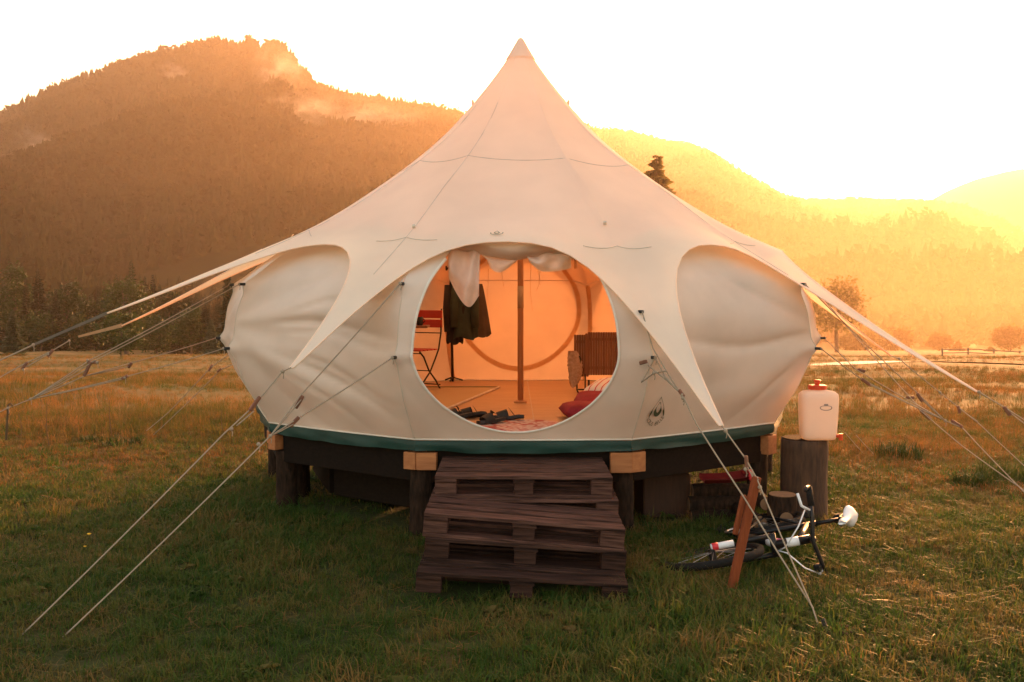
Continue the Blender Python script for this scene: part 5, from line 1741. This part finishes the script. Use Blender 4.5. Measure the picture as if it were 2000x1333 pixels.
# ------------------------------------------------------------------ mist on the mountain
def mat_mist():
    m, nt, out = new_mat('drifting_mist')
    tc = N(nt, 'ShaderNodeTexCoord')
    ln = N(nt, 'ShaderNodeVectorMath', operation='LENGTH'); nt.links.new(tc.outputs['Object'], ln.inputs[0])
    fo = N(nt, 'ShaderNodeMapRange'); fo.inputs['From Min'].default_value = .95; fo.inputs['From Max'].default_value = .1
    nt.links.new(ln.outputs['Value'], fo.inputs['Value'])
    nz = N(nt, 'ShaderNodeTexNoise'); nz.inputs['Scale'].default_value = 2.4; nz.inputs['Detail'].default_value = 5
    nt.links.new(tc.outputs['Object'], nz.inputs['Vector'])
    th = N(nt, 'ShaderNodeMapRange'); th.inputs['From Min'].default_value = .42; th.inputs['From Max'].default_value = .72
    nt.links.new(nz.outputs['Fac'], th.inputs['Value'])
    mu = N(nt, 'ShaderNodeMath', operation='MULTIPLY'); nt.links.new(fo.outputs[0], mu.inputs[0]); nt.links.new(th.outputs[0], mu.inputs[1])
    mu2 = N(nt, 'ShaderNodeMath', operation='MULTIPLY'); nt.links.new(mu.outputs[0], mu2.inputs[0]); mu2.inputs[1].default_value = .011
    v = N(nt, 'ShaderNodeVolumePrincipled'); v.inputs['Color'].default_value = (.97, .92, .86, 1); v.inputs['Anisotropy'].default_value = .45
    nt.links.new(mu2.outputs[0], v.inputs['Density'])
    nt.links.new(v.outputs[0], out.inputs['Volume'])
    return m
M['mist'] = mat_mist()
for k, (px, py, wpx, hpx, rz) in enumerate(((690, 235, 300, 90, .1), (545, 140, 110, 110, .0), (590, 215, 160, 60, .0), (340, 142, 60, 34, .0), (72, 282, 70, 70, 0))):
    d = 700
    while d < 1490 and at(px, py + 15, d).z > zL(px, d): d += 10
    d -= 45
    c = at(px, py, d)
    rows = [[Vector((math.cos(a) * math.cos(b), math.sin(a) * math.cos(b), math.sin(b))) for a in np.linspace(0, 2 * PI, 17)[:-1]] for b in np.linspace(-PI / 2 + .05, PI / 2 - .05, 9)]
    mb = MB().grid(rows, closed=True); mb.f += [tuple(reversed(range(16))), tuple(range(8 * 16, 9 * 16))]
    o = mb.build('mist', M['mist'])
    o.location = c; o.scale = (wpx / F_PX * d / 2 * 1.15, 45, hpx / F_PX * d / 2 * 1.2)
    tag(o, 'wisp of mist drifting over the mountain forest', kind='stuff')

mb = MB().grid([[Vector((math.cos(a) * math.cos(b), math.sin(a) * math.cos(b), math.sin(b))) for a in np.linspace(0, 2 * PI, 25)[:-1]] for b in np.linspace(-PI / 2 + .05, PI / 2 - .05, 13)], closed=True)  # added volume, tinted orange to stand in for the sun's glare veil
mb.f += [tuple(reversed(range(24))), tuple(range(12 * 24, 13 * 24))]
m_, nt_, out_ = new_mat('veil_mist')
tc_ = N(nt_, 'ShaderNodeTexCoord'); ln_ = N(nt_, 'ShaderNodeVectorMath', operation='LENGTH'); nt_.links.new(tc_.outputs['Object'], ln_.inputs[0])
fo_ = N(nt_, 'ShaderNodeMapRange'); fo_.inputs['From Min'].default_value = 1.0; fo_.inputs['From Max'].default_value = .15
fo_.inputs['To Max'].default_value = .0010
nt_.links.new(ln_.outputs['Value'], fo_.inputs['Value'])
v_ = N(nt_, 'ShaderNodeVolumePrincipled'); v_.inputs['Color'].default_value = (.95, .66, .40, 1); v_.inputs['Anisotropy'].default_value = .56
nt_.links.new(fo_.outputs[0], v_.inputs['Density']); nt_.links.new(v_.outputs[0], out_.inputs['Volume'])
MB_ = mb.build('mist', m_)
MB_.location = (88, 185, -6); MB_.scale = (95, 165, 40)
tag(MB_, 'added mist standing in for the glare veil over the meadow beyond the canister', kind='stuff')

# ------------------------------------------------------------------ haze
HAZE_DENSITY = 0.00017
def haze_box():
    m, nt, out = new_mat('valley_haze')
    v = N(nt, 'ShaderNodeVolumePrincipled')
    v.inputs['Color'].default_value = (.97, .73, .52, 1)
    v.inputs['Density'].default_value = HAZE_DENSITY
    v.inputs['Anisotropy'].default_value = .56
    nt.links.new(v.outputs[0], out.inputs['Volume'])
    o = MB().box((300, 2560, 231), (8200, 5300, 498)).build('haze', m)
    tag(o, 'warm evening haze filling the valley', kind='stuff')
    return o
haze_box()
